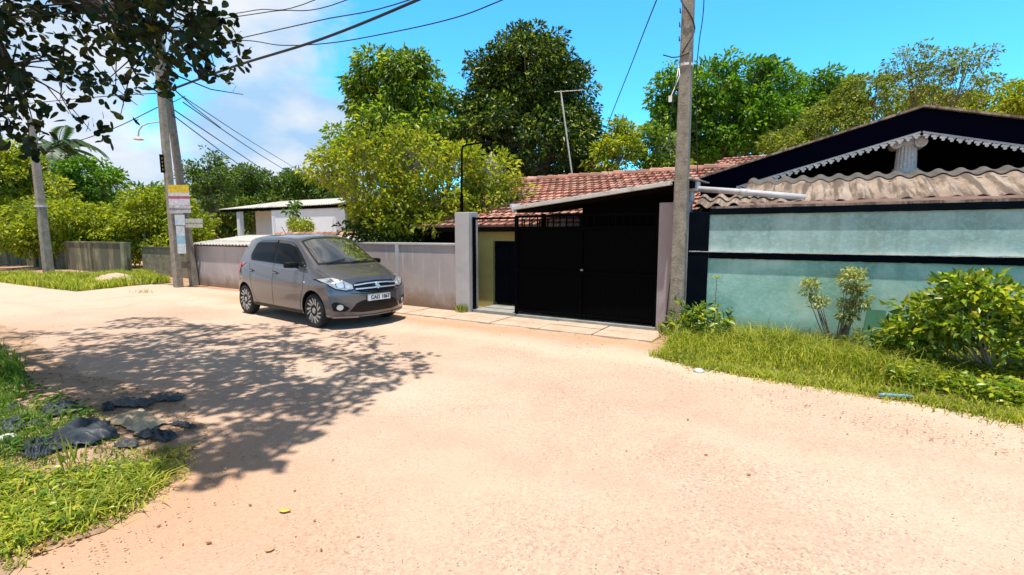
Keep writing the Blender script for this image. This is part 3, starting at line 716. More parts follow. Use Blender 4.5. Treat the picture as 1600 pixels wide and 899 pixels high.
    def patch(name, outlines, axis, m_, off=.004, thick=.012, step=.05, parent=None, mirror=False, keepobj=None):
        """outlines: list of 2D polygons projected onto the body along an axis (side/front/rear/top)"""
        bm = bmesh.new()
        for outl in outlines:
            vs = [bm.verts.new((a, b, 0)) for a, b in outl]; bm.faces.new(vs)
        xs = [v.co.x for v in bm.verts]; ys = [v.co.y for v in bm.verts]
        for lo, hi, nrm in ((min(xs), max(xs), (1,0,0)), (min(ys), max(ys), (0,1,0))):
            c = lo+step
            while c < hi:
                p = (c,0,0) if nrm[0] else (0,c,0)
                bmesh.ops.bisect_plane(bm, geom=bm.verts[:]+bm.edges[:]+bm.faces[:], plane_co=p, plane_no=nrm); c += step
        bmesh.ops.triangulate(bm, faces=[f for f in bm.faces if len(f.verts) > 4])
        pos = {}
        for v in bm.verts:
            a, b = v.co.x, v.co.y
            if axis == 'side': o0, d0 = Vector((a,-3,b)), Vector((0,1,0))
            elif axis == 'front': o0, d0 = Vector((4,a,b)), Vector((-1,0,0))
            elif axis == 'rear': o0, d0 = Vector((-4,a,b)), Vector((1,0,0))
            else: o0, d0 = Vector((a,b,4)), Vector((0,0,-1))
            h_, nn, _, _ = tree.ray_cast(o0, d0)
            if h_ is None:
                h_, nn, _, _ = tree.find_nearest(o0+d0*3.3)
            if nn.dot(d0) > 0: nn = -nn
            pos[v] = (h_ + nn*off, nn)
        for v, (p, nn) in pos.items(): v.co = p
        fs = bm.faces[:]
        for f in fs:
            f.normal_update()
            if f.normal.dot(pos[f.verts[0]][1]) < 0: f.normal_flip()
        r_ = bmesh.ops.extrude_face_region(bm, geom=fs)
        nv = [e for e in r_['geom'] if isinstance(e, bmesh.types.BMVert)]
        # extruded copy stays on top, the originals are pushed inward
        top = set(nv)
        for v in bm.verts:
            if v not in top and v in pos: v.co = v.co - pos[v][1]*thick
        if mirror:
            g = bmesh.ops.duplicate(bm, geom=bm.verts[:]+bm.edges[:]+bm.faces[:])['geom']
            for v in [e for e in g if isinstance(e, bmesh.types.BMVert)]: v.co.y = -v.co.y
        bmesh.ops.recalc_face_normals(bm, faces=bm.faces)
        me = bpy.data.meshes.new(name); bm.to_mesh(me); bm.free()
        o = link(name, me, m_, parent or root, True)
        try: me.set_sharp_from_angle(angle=rad(35))
        except Exception: pass
        return o
    def mir(o):
        """mirrored twin as its own part"""
        me = o.data.copy(); bm = bmesh.new(); bm.from_mesh(me)
        for v in bm.verts: v.co.y = -v.co.y
        bmesh.ops.reverse_faces(bm, faces=bm.faces); bm.to_mesh(me); bm.free()
        c = bpy.data.objects.new(o.name.split('.')[0], me); COL.objects.link(c); c.parent = o.parent; return c
    def rnd(poly, r=.03, k=4):
        out = []
        for i, p in enumerate(poly):
            p = Vector(p); a = Vector(poly[i-1]); b = Vector(poly[(i+1) % len(poly)])
            ra = min(r, (a-p).length*.45); rb = min(r, (b-p).length*.45); s = p+(a-p).normalized()*ra; e = p+(b-p).normalized()*rb
            for j in range(k+1):
                t = j/k; q = s*(1-t)**2+p*2*t*(1-t)+e*t*t; out.append((q.x, q.y))
        return out
    # side glass, with a black surround
    surround = patch('window_surround', [rnd([(.84,.995),(-1.12,1.065),(-1.17,1.15),(-1.06,1.385),(-.85,1.435),(-.2,1.447),(.20,1.415),(.34,1.36),(.80,1.04)], .03)], 'side', black, .002, .012); mir(surround)
    fw = patch('front_window', [rnd([(.70,1.015),(-.17,1.05),(-.17,1.405),(.17,1.385),(.28,1.34),(.66,1.07)], .03)], 'side', glass, .005, .006); mir(fw)
    rw = patch('rear_window', [rnd([(-.24,1.05),(-.99,1.085),(-1.08,1.15),(-1.0,1.35),(-.86,1.40),(-.24,1.407)], .03)], 'side', glass, .005, .006); mir(rw)
    vis = patch('rain_visor', [rnd([(.42,1.31),(.20,1.425),(-.2,1.45),(-.2,1.395),(.16,1.375)], .01), rnd([(-.24,1.45),(-.24,1.40),(-.86,1.395),(-.88,1.435)], .01)], 'side', mat('smoke_visor', (.03,.03,.035), .12, 0, .8), .018, .008); mir(vis)
    # windscreen, rear screen
    ws = patch('windscreen', [rnd([(.985,-.60),(1.03,-.3),(1.04,0),(1.03,.3),(.985,.60),(.33,.515),(.29,.25),(.285,0),(.29,-.25),(.33,-.515)], .03)], 'top', black, .002, .012)
    ws2 = patch('glass', [rnd([(.945,-.565),(.98,-.3),(.985,0),(.98,.3),(.945,.565),(.37,.49),(.335,.25),(.33,0),(.335,-.25),(.37,-.49)], .04)], 'top', wglass, .005, .006, parent=ws)
    patch('rear_screen', [rnd([(-.52,1.10),(.52,1.10),(.46,1.38),(-.46,1.38)], .05)], 'rear', glass, .004, .008)
    # seams and sill line
    def strip(pts, w=.009):
        out = []
        P = [Vector(p) for p in pts]; Lf = []; Rt = []
        for i, p in enumerate(P):
            d = (P[min(i+1,len(P)-1)]-P[max(i-1,0)]).normalized(); nn = Vector((-d.y, d.x))*w/2; Lf.append(tuple(p+nn)); Rt.append(tuple(p-nn))
        return Lf+Rt[::-1]
    seams = [strip([(.80,.99),(.835,.85),(.80,.6),(.72,.42),(.69,.26)]), strip([(.69,.26),(.2,.25),(-.25,.25)]), strip([(-.21,1.04),(-.215,.6),(-.23,.25)]),
             strip([(-.25,.25),(-.72,.255),(-.90,.34),(-.99,.50),(-1.07,.75),(-1.13,1.0)])]
    se = patch('door_seam', seams, 'side', black, .0015, .01); mir(se)
    cs = patch('crease_line', [strip([(.72,.70),(.3,.745),(-.4,.80),(-1.1,.865),(-1.5,.90)], .012)], 'side', paint, .010, .02); mir(cs)
    sk = patch('side_skirt', [strip([(.74,.24),(-.98,.25)], .055)], 'side', black, .004, .02); mir(sk)
    bs = patch('bonnet_seam', [strip([(1.06,-.68),(1.3,-.66),(1.5,-.62)], .009)], 'top', black, .001, .01); mir(bs)
    for x in (-.02, -.93):
        for sx in (0,):
            hd = patch('door_handle', [rnd([(x-.02,.845),(x-.20,.862),(x-.20,.89),(x-.02,.875)], .012)], 'side', paint, .03, .012); mir(hd)
            cup = patch('handle_recess', [rnd([(x-.04,.835),(x-.18,.845),(x-.18,.895),(x-.04,.888)], .02)], 'side', black, .002, .01, parent=hd)
    rp = patch('repeater', [rnd([(.845,.745),(.895,.742),(.895,.762),(.845,.765)], .008)], 'side', lens, .008, .01); mir(rp)
    # headlights: wrap round the corner, drawn on the front projection
    hl = patch('headlight', [rnd([(-.770,.815),(-.64,.845),(-.53,.79),(-.425,.725),(-.435,.655),(-.54,.64),(-.67,.67),(-.742,.73)], .02)], 'front', mat('lamp_housing', (.40,.42,.43), .35, .3, .6, 1.0), .006, .02, .03)
    lb = patch('lamp_bulb', [[(-.60+.048*math.cos(a), .725+.045*math.sin(a)) for a in np.linspace(0, 2*math.pi, 16, endpoint=False)], [(-.50+.03*math.cos(a), .695+.03*math.sin(a)) for a in np.linspace(0, 2*math.pi, 12, endpoint=False)]], 'front', lens, .012, .008, .03, parent=hl)
    li = patch('lamp_edge', [strip([(-.770,.815),(-.742,.73),(-.67,.67),(-.54,.64),(-.435,.655)], .014), strip([(-.66,.83),(-.655,.70)], .008), strip([(-.545,.78),(-.55,.67)], .008)], 'front', black, .009, .01, .03, parent=hl)
    tn = patch('turn_lamp', [rnd([(-.72,.79),(-.69,.79),(-.69,.75),(-.71,.75)], .006)], 'front', amber, .010, .006, .03, parent=hl)
    mhl = mir(hl)
    for c in (lb, li, tn): q = mir(c); q.parent = mhl
    # grille, chrome bars, emblem
    gr = patch('grille', [rnd([(-.43,.72),(-.36,.765),(0,.785),(.36,.765),(.43,.72),(.415,.645),(.33,.605),(0,.59),(-.33,.605),(-.415,.645)], .015)], 'front', black, .005, .015, .04)
    patch('grille_bar', [strip([(-.41,.718),(-.2,.736),(0,.742),(.2,.736),(.41,.718)], .020), strip([(-.40,.656),(-.2,.660),(0,.662),(.2,.660),(.40,.656)], .020)], 'front', chrome, .018, .014, .04, parent=gr)
    em = [(-.045,.70),(-.01,.745),(.012,.745),(.045,.72),(.028,.708),(.005,.724),(-.005,.718),(.045,.685),(.045,.675),(.01,.638),(-.012,.638),(-.045,.662),(-.028,.674),(-.005,.660),(.005,.667),(-.045,.695)]
    patch('emblem', [em], 'front', chrome, .028, .015, .2, parent=gr)
    # lower intake, fog lamps, splitter, plate
    lg = patch('lower_grille', [rnd([(-.50,.295),(-.40,.43),(-.30,.47),(.30,.47),(.40,.43),(.50,.295),(.30,.27),(-.30,.27)], .02)], 'front', black, .004, .012, .05)
    fp = patch('fog_recess', [rnd([(-.745,.43),(-.72,.32),(-.56,.30),(-.50,.35),(-.62,.44),(-.70,.47)], .02)], 'front', black, .004, .012, .03)
    fl = patch('fog_lamp', [[(-.635+.045*math.cos(a), .375+.045*math.sin(a)) for a in np.linspace(0, 2*math.pi, 16, endpoint=False)]], 'front', lens, .012, .008, .03, parent=fp)
    mfp = mir(fp); q = mir(fl); q.parent = mfp
    patch('bumper_seam', [strip([(-.50,.60),(-.35,.585),(0,.578),(.35,.585),(.50,.60)], .010)], 'front', black, .001, .01)
    patch('front_lip', [strip([(-.70,.215),(-.4,.205),(0,.20),(.4,.205),(.70,.215)], .03)], 'front', mat('lip_ground_tint', (.30,.22,.20), .4, .5), .016, .02)  # brown tint puts the ground's reflection into the lip colour
    pl = MB(); pz = .505; px_ = 1.822; pl.box(px_-.012, px_, -.235, .235, pz-.058, pz+.058); p_ = obj('number_plate', pl, whitep, root, local=True); bevel(p_, .006)
    pl = MB()
    for a, b, c, d in ((-.235,.235,pz+.052,pz+.058),(-.235,.235,pz-.058,pz-.052),(-.235,-.229,pz-.058,pz+.058),(.229,.235,pz-.058,pz+.058)): pl.box(px_-.002, px_+.002, a, b, c, d)
    obj('plate_border', pl, black, p_, local=True)
    tx = bpy.data.curves.new('plate_text', 'FONT'); tx.body = 'CAD 1867'; tx.size = .088; tx.align_x = 'CENTER'; tx.align_y = 'CENTER'; tx.extrude = .0015; tx.offset = .0018
    to = bpy.data.objects.new('t', tx); COL.objects.link(to); bpy.context.view_layer.update()
    tm = bpy.data.meshes.new_from_object(to.evaluated_get(bpy.context.evaluated_depsgraph_get())); bpy.data.objects.remove(to)
    tm.transform(Matrix.Translation((px_+.003, .02, pz)) @ Matrix(((0,0,1,0),(1,0,0,0),(0,1,0,0),(0,0,0,1))))
    link('plate_lettering', tm, mat('plate_black', (.01,.01,.01), .6), p_)
    # tail lights, rear bumper details
    tl = patch('tail_light', [rnd([(-1.66,1.02),(-1.50,.99),(-1.56,.80),(-1.75,.76),(-1.80,.84),(-1.78,1.0)], .02)], 'side', red, .010, .02, .03); mir(tl)
    tl = patch('tail_light', [rnd([(-.745,1.02),(-.56,1.01),(-.60,.80),(-.745,.77)], .02)], 'rear', red, .010, .02, .03); mir(tl)
    patch('rear_plate', [[(-.24,.60),(.24,.60),(.24,.70),(-.24,.70)]], 'rear', whitep, .01, .01)
    # wipers, antenna, mirrors
    wb_ = MB()
    for (a, b) in (((1.015,-.45),(.935,-.05)), ((1.03,.02),(.945,.42))):
        pa = tree.ray_cast(Vector((a[0],a[1],4)), Vector((0,0,-1)))[0]; pb = tree.ray_cast(Vector((b[0],b[1],4)), Vector((0,0,-1)))[0]
        wb_.bar(pa+Vector((0,0,.025)), pb+Vector((.01,0,.022)), .014, .012); 
    obj('wiper', wb_, black, root, local=True)
    an = MB(); an.tube([(-1.15,0,1.54),(-1.19,0,1.60),(-1.30,0,1.70)], .006, 6); obj('antenna', an, black, root, local=True)
    for s in (-1, 1):
        mbm = bmesh.new(); bmesh.ops.create_cube(mbm, size=1)
        for v in mbm.verts:
            v.co.x *= .11*(1 if v.co.y*s > 0 else 1.2); v.co.y *= .20; v.co.z *= .125*(.85 if v.co.y*s > 0 else 1)
            v.co += Vector((.60, s*.885, 1.035))
            if v.co.x > .60: v.co.z += (-.01 if v.co.z > 1.035 else .02); v.co.y += -s*.03
        bmesh.ops.subdivide_edges(mbm, edges=mbm.edges, cuts=2, use_grid_fill=True)
        me = bpy.data.meshes.new('mirror'); mbm.to_mesh(me); mbm.free()
        mo = link('side_mirror', me, black, root, True); sb = mo.modifiers.new('s', 'SUBSURF'); sb.levels = 2; sb.render_levels = 2
        k = MB(); k.bar((.62,s*.75,.985),(.61,s*.84,1.01),.05,.03); obj('mirror_arm', k, black, mo, local=True)
        k = MB(); k.box(.535,.54,min(s*.81,s*.96),max(s*.81,s*.96),.99,1.08); obj('mirror_glass', k, glass, mo, local=True)
    # wheels
    tyre = None
    for ax_ in (FA, RA):
        for s in (-1, 1):
            wroot = bpy.data.objects.new('wheel', None); COL.objects.link(wroot); wroot.parent = root; wroot.location = (ax_, s*.695, TR)
            if tyre is None:
                k = MB(); k.lathe([(.205,-.075),(.222,-.084),(.255,-.087),(.272,-.080),(.284,-.062),(.288,-.03),(.288,.03),(.284,.062),(.272,.080),(.255,.087),(.222,.084),(.205,.075)], 48, (0,0,0), 'y')
                tyre = obj('tyre', k, rubber, wroot, local=True, smooth=True)
                try: tyre.data.set_sharp_from_angle(angle=rad(50))
                except Exception: pass
                k = MB(); k.lathe([(.05,-.03),(.204,-.03),(.204,.02),(.05,.02)], 36, (0,0,0), 'y'); dk = obj('brake_disc', k, black, wroot, local=True)
                # rim: outer ring + nine swept blades + hub, face at y=-.075 (outer side is -y)
                k = MB()
                for sy in (-1, 1):
                    rr = [(.200,-.060),(.208,-.088),(.220,-.090),(.220,-.06)]
                    k.lathe([(a, b*-sy*-1) for a, b in rr], 40, (0,0,0), 'y') if sy == -1 else None
                nb = 7
                for q in range(nb):
                    a = 2*math.pi*q/nb
                    def P_(r_, da, y): return (r_*math.cos(a+da), y, r_*math.sin(a+da))
                    for off_, wd in ((0,.10),(.40,.07)):
                        v = [P_(.045,off_-.25,-.062),P_(.045,off_+.25,-.062),P_(.12,off_+.22+wd,-.080),P_(.210,off_+.42+wd*.7,-.082),P_(.210,off_+.42-wd*1.0,-.082),P_(.12,off_+.10-wd,-.080)]
                        v2 = [(x_, y_+.02, z_) for x_, y_, z_ in v]
                        k.add(v+v2, [tuple(range(6)), tuple(range(11,5,-1))]+[((j+1)%6, j, j+6, (j+1)%6+6) for j in range(6)])
                k.lathe([(.03,-.084),(.048,-.080),(.05,-.05),(.03,-.05)], 20, (0,0,0), 'y')
                rim = obj('rim', k, silver, wroot, local=True); parts = (tyre, dk, rim)
            else:
                for p in parts:
                    c = p.copy(); COL.objects.link(c); c.parent = wroot
            if s > 0: wroot.rotation_euler = (0, 0, math.pi)
    # underbody pan
    k = MB(); k.box(-1.45,1.35,-.52,.52,.17,.30); obj('underbody', k, black, root, local=True)
    return root
#@@CAR_PLACE
car = make_car()
CAR_YAW = rad(-6.3)
fwd = Vector((math.cos(CAR_YAW), math.sin(CAR_YAW), 0)); lft = Vector((-fwd.y, fwd.x, 0))
near_front = Vector((-7.44, 5.58, 0)); car.location = near_front + lft*.74*1.06 - fwd*1.09*1.06; car.scale = (1.06,)*3
car.rotation_euler = (0, 0, CAR_YAW)
# ================================================================== POLES AND CABLES
def pole_seg(mb, p, q, w0, d0, w1, d1, axis=Vector((1,0,0))):
    p = Vector(p); q = Vector(q); u = (q-p).normalized(); a = (axis-u*axis.dot(u)).normalized(); b = u.cross(a)
    n_ = 6; prev = None; rows = []
    for i in range(n_+1):
        t = i/n_; c = p.lerp(q, t); w_ = w0+(w1-w0)*t; d_ = d0+(d1-d0)*t; k = .18
        ring = [c+a*x*w_/2+b*y*d_/2 for x, y in ((-1+k,-1),(1-k,-1),(1,-1+k),(1,1-k),(1-k,1),(-1+k,1),(-1,1-k),(-1,-1+k))]
        rows.append(ring)
    o = len(mb.v)
    for r_ in rows: mb.v += [tuple(x) for x in r_]
    for i in range(n_):
        for j in range(8): mb.f.append((o+i*8+j, o+i*8+(j+1)%8, o+(i+1)*8+(j+1)%8, o+(i+1)*8+j))
    mb.f.append(tuple(o+j for j in range(8))[::-1]); mb.f.append(tuple(o+n_*8+j for j in range(8)))
def D_(p): return Vector(p).dot(FH)
# concrete pole in front of the mauve pillar
pb = Vector((-1.80, 8.12, -.1)); dR = D_(pb); top = at(1076, 0, dR-.02); pt = pb + (top-pb)*(8.3/top.z)
rp_ = thing('utility_pole', 'single square concrete pole in front of the mauve gate pillar', 'utility pole', (pb.x, pb.y, 0))
mb = MB(); pole_seg(mb, pb, pt, .225, .22, .12, .13); obj('pole', mb, M['concrete_pole'], rp_)
M['strap'] = mat('white_strap', (.7,.7,.68), .6)
def onp(py):                                   # point on the pole at image height py
    lo, hi = 0., 1.
    for _ in range(40):
        t = (lo+hi)/2; p = pb.lerp(pt, t)-Vector((0,0,CAM_H)); y = 449.5-FPX*p.dot(UV_)/p.dot(FV)
        if y > py: lo = t
        else: hi = t
    return pb.lerp(pt, lo)
c = onp(103); mb = MB(); mb.lathe([(.108,-.018),(.110,.018)], 12, c); st_ = obj('strap', mb, M['strap'], rp_)
mb = MB(); e1 = at(1062, 118, dR-.12); e2 = at(1048, 152, dR-.14); mb.tube([c+Vector((-.1,-.05,0)), e1, e2], .007, 5)
mb.tube([c+Vector((-.1,-.05,.0)), at(1057,125,dR-.14), at(1054,140,dR-.14)], .006, 5)
mb.box(e2.x-.03, e2.x+.02, e2.y-.01, e2.y+.01, e2.z-.07, e2.z+.02); obj('strap_end', mb, M['strap'], st_)
mb = MB(); pts = []
for i in range(24):
    q_ = onp(-60+i*6.4); a = i*.33+.6; pts.append(q_+Vector((math.cos(a)*.115, -abs(math.sin(a))*.10-.035, 0)))
mb.tube(pts, .011, 6); pts = [q_+Vector((.05,-.09,0)), q_+Vector((-.12,-.10,-.03)), at(1050,90,dR-.1), at(1036,86,dR-.1)]
mb.tube(pts, .009, 6)
for k in range(3): q0 = onp(20+k*22); mb.tube([q0+Vector((-.10,-.10,0)), q0+Vector((-.115,.02,.02)), q0+Vector((-.10,-.10,.05))], .008, 5)
obj('wound_cable', mb, M['cable'], rp_)

# twin leg concrete pole at the end of the pinkish wall
b1 = gnd(279,449); b2 = gnd(304,446)+Vector((0,0,0)); dA = D_(b1); dB = D_(b2)
t1 = at(252, 150, dA); t2 = at(263, 150, dB)
ap = thing('utility_pole', 'leaning twin legged concrete pole plastered with posters', 'utility pole', (b1.x, b1.y, 0))
pA = lambda py: b1.lerp(t1, (449-py)/(449-150)); pB = lambda py: b2.lerp(t2, (446-py)/(446-150))
mb = MB(); up1 = b1+(t1-b1)*1.32; pole_seg(mb, b1-Vector((0,0,.1)), up1, .27, .2, .17, .15); obj('leg', mb, M['concrete_pole'], ap)
mb = MB(); up2 = b2+(t2-b2)*1.32; pole_seg(mb, b2-Vector((0,0,.1)), up2, .25, .2, .17, .15); obj('leg', mb, M['concrete_pole'], ap)
for (ya, yb) in ((408,418),(296,304)):
    mb = MB(); mb.bar(pA((ya+yb)/2), pB((ya+yb)/2), .16, .20); obj('crosspiece', mb, M['concrete_pole'], ap)
mb = MB(); k0 = (pA(205)+pB(205))/2; k1 = (up1+up2)/2; pole_seg(mb, k0, k1, .34, .14, .30, .12, (pB(205)-pA(205)).normalized()); obj('web', mb, M['concrete_pole'], ap)
mb = MB(); m0 = pA(268)+Vector((.0,-.13,0)); m1 = pA(240)+Vector((.0,-.13,0)); mb.bar(m0, m1, .14, .02, Vector((1,0,0))); nb_ = obj('number_band', mb, M['black_paint'], ap)
ym = mat('yellow_marks', (.35,.30,.05), .7)
for k in range(4): q_ = m0.lerp(m1, .18+.2*k); mb = MB(); mb.box(q_.x-.035, q_.x+.035, q_.y-.022, q_.y-.012, q_.z-.03, q_.z+.03); obj('number_mark', mb, ym, nb_)
def poster(py, px, w, h, cols, label, name='poster', rz=0, leg=pA, dy=-.14):
    c = leg(py); c = at(px, py, D_(c)-.20); X = (RT*math.cos(rz)+UPV*math.sin(rz)); Y_ = FH.copy()
    w_ = w/FPX*dA; h_ = h/FPX*dA; root = thing(name, label, name, tuple(c-UPV*h_/2))
    z = -h_/2
    for i, (fr, cc) in enumerate(cols):
        mb = MB(); p = c + UPV*(z+fr*h_/2); z += fr*h_
        mb.bar(p - UPV*fr*h_*.5, p + UPV*fr*h_*.5, w_, .01, FH); obj('panel' if fr > .2 else 'text_band', mb, patchy('poster_ink', tuple(k*.72 for k in cc), cc, 9, .8, .1, 18, tuple(k*.35 for k in cc)), root)
    return root
poster(311, 280, 32, 42, [(.12,(.62,.60,.60)),(.16,(.55,.22,.28)),(.22,(.65,.58,.62)),(.10,(.40,.12,.16)),(.12,(.66,.62,.62)),(.28,(.72,.50,.04))], 'yellow topped poster with pink lettering on the twin pole')
poster(327, 275, 20, 13, [(.35,(.55,.50,.50)),(.3,(.30,.26,.28)),(.35,(.62,.60,.60))], 'small torn white notice under the yellow topped poster', 'notice', .05)
poster(327, 289, 18, 11, [(.4,(.50,.49,.50)),(.2,(.28,.24,.26)),(.4,(.56,.55,.55))], 'grey notice overlapping the torn one beneath the poster', 'notice', -.06)
poster(344, 281, 15, 16, [(.5,(.55,.60,.66)),(.5,(.62,.64,.66))], 'pale bluish paper strip below the two small notices', 'paper')
poster(349, 303, 28, 14, [(.4,(.60,.58,.50)),(.15,(.32,.29,.25)),(.45,(.62,.60,.52))], 'cream board nailed across the right leg of the twin pole', 'notice', 0, pB)
poster(375, 283, 13, 42, [(.35,(.60,.62,.62)),(.3,(.30,.50,.58)),(.35,(.56,.58,.60))], 'tall blue and white paper strip low on the twin pole', 'paper')
# street lamp on its curved arm
s0 = pA(188); sl = thing('street_lamp', 'small street lamp with curved arm on the twin pole', 'street lamp', tuple(at(217,222,dA)))
mb = MB(); mb.tube([s0, at(232,193,dA), at(222,197,dA), at(217,204,dA), at(216,214,dA)], .022, 8); obj('arm', mb, M['galv'], sl, smooth=True)
c = at(216.5, 217, dA); mb = MB(); mb.lathe([(.03,.06),(.05,.03),(.13,-.01),(.135,-.03),(.09,-.04),(.03,-.05)], 16, c); obj('lamp_shade', mb, mat('lamp_pinkish', (.55,.42,.38), .5), sl, smooth=True)
# far leaning pole
fb = gnd(77, 431); dF = D_(fb); ft = at(54, 236, dF); ft = fb+(ft-fb)*1.25
fp_ = thing('utility_pole', 'distant weathered pole leaning before the mossy wall', 'utility pole', tuple(fb))
mb = MB(); pole_seg(mb, fb-Vector((0,0,.1)), ft, .36, .30, .22, .20); obj('pole', mb, M['concrete_pole'], fp_)
mb = MB(); q_ = fb.lerp(ft, .45); mb.lathe([(.21,-.03),(.21,.03)], 10, q_); obj('strap', mb, M['galv'], fp_)

def cable(label, pts, r=.012, grp=None, sag=0):
    P = [Vector(p) for p in pts]; out = []
    if len(P) == 2:
        for i in range(25):
            t = i/24; p = P[0].lerp(P[1], t); p.z -= sag*4*t*(1-t); out.append(p)
    else:
        for i in range(len(P)-1):
            p0 = P[max(i-1,0)]; p1 = P[i]; p2 = P[i+1]; p3 = P[min(i+2,len(P)-1)]
            for k in range(8):
                t = k/8; out.append(.5*((2*p1)+(-p0+p2)*t+(2*p0-5*p1+4*p2-p3)*t*t+(-p0+3*p1-3*p2+p3)*t**3))
        out.append(P[-1])
    mb = MB(); mb.tube(out, r, 6); o = obj('overhead_cable', mb, M['cable'], smooth=True); tag(o, label, 'cable', grp or 'cables strung overhead'); return o
cable('thick black cable sagging from the twin pole across the upper sky', [at(252,146,15.6), at(366,104,13.8), at(500,62,12.0), at(655,-1,10.4), at(860,-95,9.1), onp(-150)], .030)
cable('thin cable dipping low then rising between the dark trees and clouds', [at(250,84,15.6), at(367,64,13.8), at(440,71,13), at(510,68,12.2), at(585,56,11.6), at(700,31,10.6), at(785,0,10), at(1000,-95,8.8), onp(-130)], .012)
cable('thin straight cable meeting the thick one at the top edge', [at(250,88,15.6), at(366,62,13.8), at(500,32,12), at(640,0,10.6), onp(-170)], .012)
cable('lower of two faint parallel cables at the top left of the sky', [at(250,48,15.6), at(307,36,14.5), at(425,18,13), at(545,-1,12), onp(-260)], .011)
cable('upper of two faint parallel cables at the top left of the sky', [at(250,38,15.6), at(311,30,14.5), at(400,16,13), at(500,-3,12), onp(-285)], .010)
for i, (a, b, c_, lb) in enumerate((((284,150),(400,226),(470,268),'topmost cable running down behind the green trees from twin pole'), ((286,160),(400,238),(462,276),'second cable from the top running down behind the trees'),
                    ((272,172),(400,258),(440,284),'third cable from the top running down behind the trees'), ((270,180),(380,262),(420,288),'lowest cable running down behind the trees'))):
    cable(lb, [at(*a,15.7), at(*b,24), at(*c_,42)], .017 if i else .014)
cable('cable from the twin pole to the distant leaning pole, lower one', [at(246,168,15.7), at(165,206,18), at(60,240,20.4)], .014)
cable('cable from the twin pole to the distant leaning pole, upper one', [at(246,146,15.7), at(150,152,18), at(-40,170,21)], .014)
cable('thin cable slanting down from the tall right pole to the tiled roof', [onp(-130), at(1026,0,dR+.7), at(985,105,11.3), at(946,205,13.8), at(930,262,15)], .011)
cable('thin cable hanging beside the tall right pole', [onp(-160)+Vector((.15,0,0)), at(1100,0,8.5), at(1092,70,8.8), at(1088,130,9.3), at(1090,272,10.0)], .008)
cable('loose wire dangling down from the white strap', [at(1058,120,dR-.15), at(1050,170,dR-.15), at(1047,215,dR-.15), at(1056,240,dR-.12)], .005)
cable('thin dark strand standing in for a wire shadow on the mauve pillar', [at(1058,318,dR+.15), (-1.96,8.35,1.2), (-2.02,8.35,.35), (-2.03,8.34,.0)], .006)  # dark strand laid on the pillar in place of a wire's cast shadow

# ------------------------------------------------------------------ lamp post, antenna, water tank
lp = thing('lamp_post', 'thin black pipe lamp post standing behind the pale gate pillar', 'lamp post', (-6.75, 9.0, 0))
mb = MB(); mb.tube([(-6.77,9,0),(-6.77,9,2.55)], .035, 10); obj('lower_pipe', mb, M['black_iron'], lp)
mb = MB(); mb.tube([(-6.77,9,2.5),(-6.75,9,3.5),(-6.72,9,3.58),(-6.62,9,3.60),(-6.05,9,3.62)], .022, 8); obj('pipe', mb, M['black_iron'], lp)
mb = MB(); mb.lathe([(.02,.05),(.05,.02),(.08,-.04),(.02,-.05)], 12, (-6.05,9,3.58)); obj('lamp_shade', mb, M['black_iron'], lp)
a0 = at(900,285,15.6); a1 = at(876,142,15.6)
an = thing('tv_antenna', 'thin television antenna mast leaning above the red tile roof', 'antenna', tuple(a0))
mb = MB(); mb.tube([a0-Vector((0,0,.6)), a1], .026, 6); obj('mast', mb, M['galv'], an)
mb = MB(); b0 = at(866,144,15.6); b1_ = at(912,141,15.6); mb.tube([b0,b1_], .012, 5)
for k in range(7): q_ = b0.lerp(b1_, .08+k*.14); hh = .30-.02*k; mb.tube([q_-FH*hh*.9-UPV*.04, q_+FH*hh*.9+UPV*.04], .007, 5)
obj('aerial', mb, M['galv'], an)
tk = at(1050, 240, 19); mb = MB(); mb.box(tk.x-.55, tk.x+.35, tk.y-.4, tk.y+.4, 0, tk.z+.62); mb.box(tk.x-.6,tk.x+.4,tk.y-.45,tk.y+.45,tk.z+.62,tk.z+.68); o = obj('water_tank', mb, M['white_wall']); tag(o, 'white square water tank tower peeking out behind the tall pole', 'water tank')

# ================================================================== VEGETATION
def leaves_np(P, Dr, Nn, size, asp=.45, fold=.18, oval=False):
    n = len(P); Dr = Dr/np.linalg.norm(Dr, axis=1, keepdims=True); Sd = np.cross(Dr, Nn); Sd /= np.linalg.norm(Sd, axis=1, keepdims=True)+1e-9
    Nr = np.cross(Sd, Dr); s = size[:, None]
    if not oval:
        V = np.stack([P, P+Dr*s*.5+Sd*s*asp*.5+Nr*s*fold, P+Dr*s-Nr*s*.12, P+Dr*s*.5-Sd*s*asp*.5+Nr*s*fold], 1).reshape(-1, 3)
        b = np.arange(n)[:, None]*4; F = np.concatenate([b+[0,1,2], b+[0,2,3]], 0)
    else:
        a = asp*.5
        V = np.stack([P, P+Dr*s*.30+Sd*s*a*.75+Nr*s*.03, P+Dr*s*.70+Sd*s*a+Nr*s*.02, P+Dr*s*.93+Sd*s*a*.5-Nr*s*.02, P+Dr*s*1.0-Nr*s*.04,
                      P+Dr*s*.93-Sd*s*a*.5-Nr*s*.02, P+Dr*s*.70-Sd*s*a+Nr*s*.02, P+Dr*s*.30-Sd*s*a*.75+Nr*s*.03], 1).reshape(-1, 3)
        b = np.arange(n)[:, None]*8; F = np.concatenate([b+q for q in ([0,1,7],[1,2,6],[1,6,7],[2,3,5],[2,5,6],[3,4,5])], 0)
    return V, F
def unit(n):
    v = rng.normal(size=(n,3)); return v/np.linalg.norm(v, axis=1, keepdims=True)
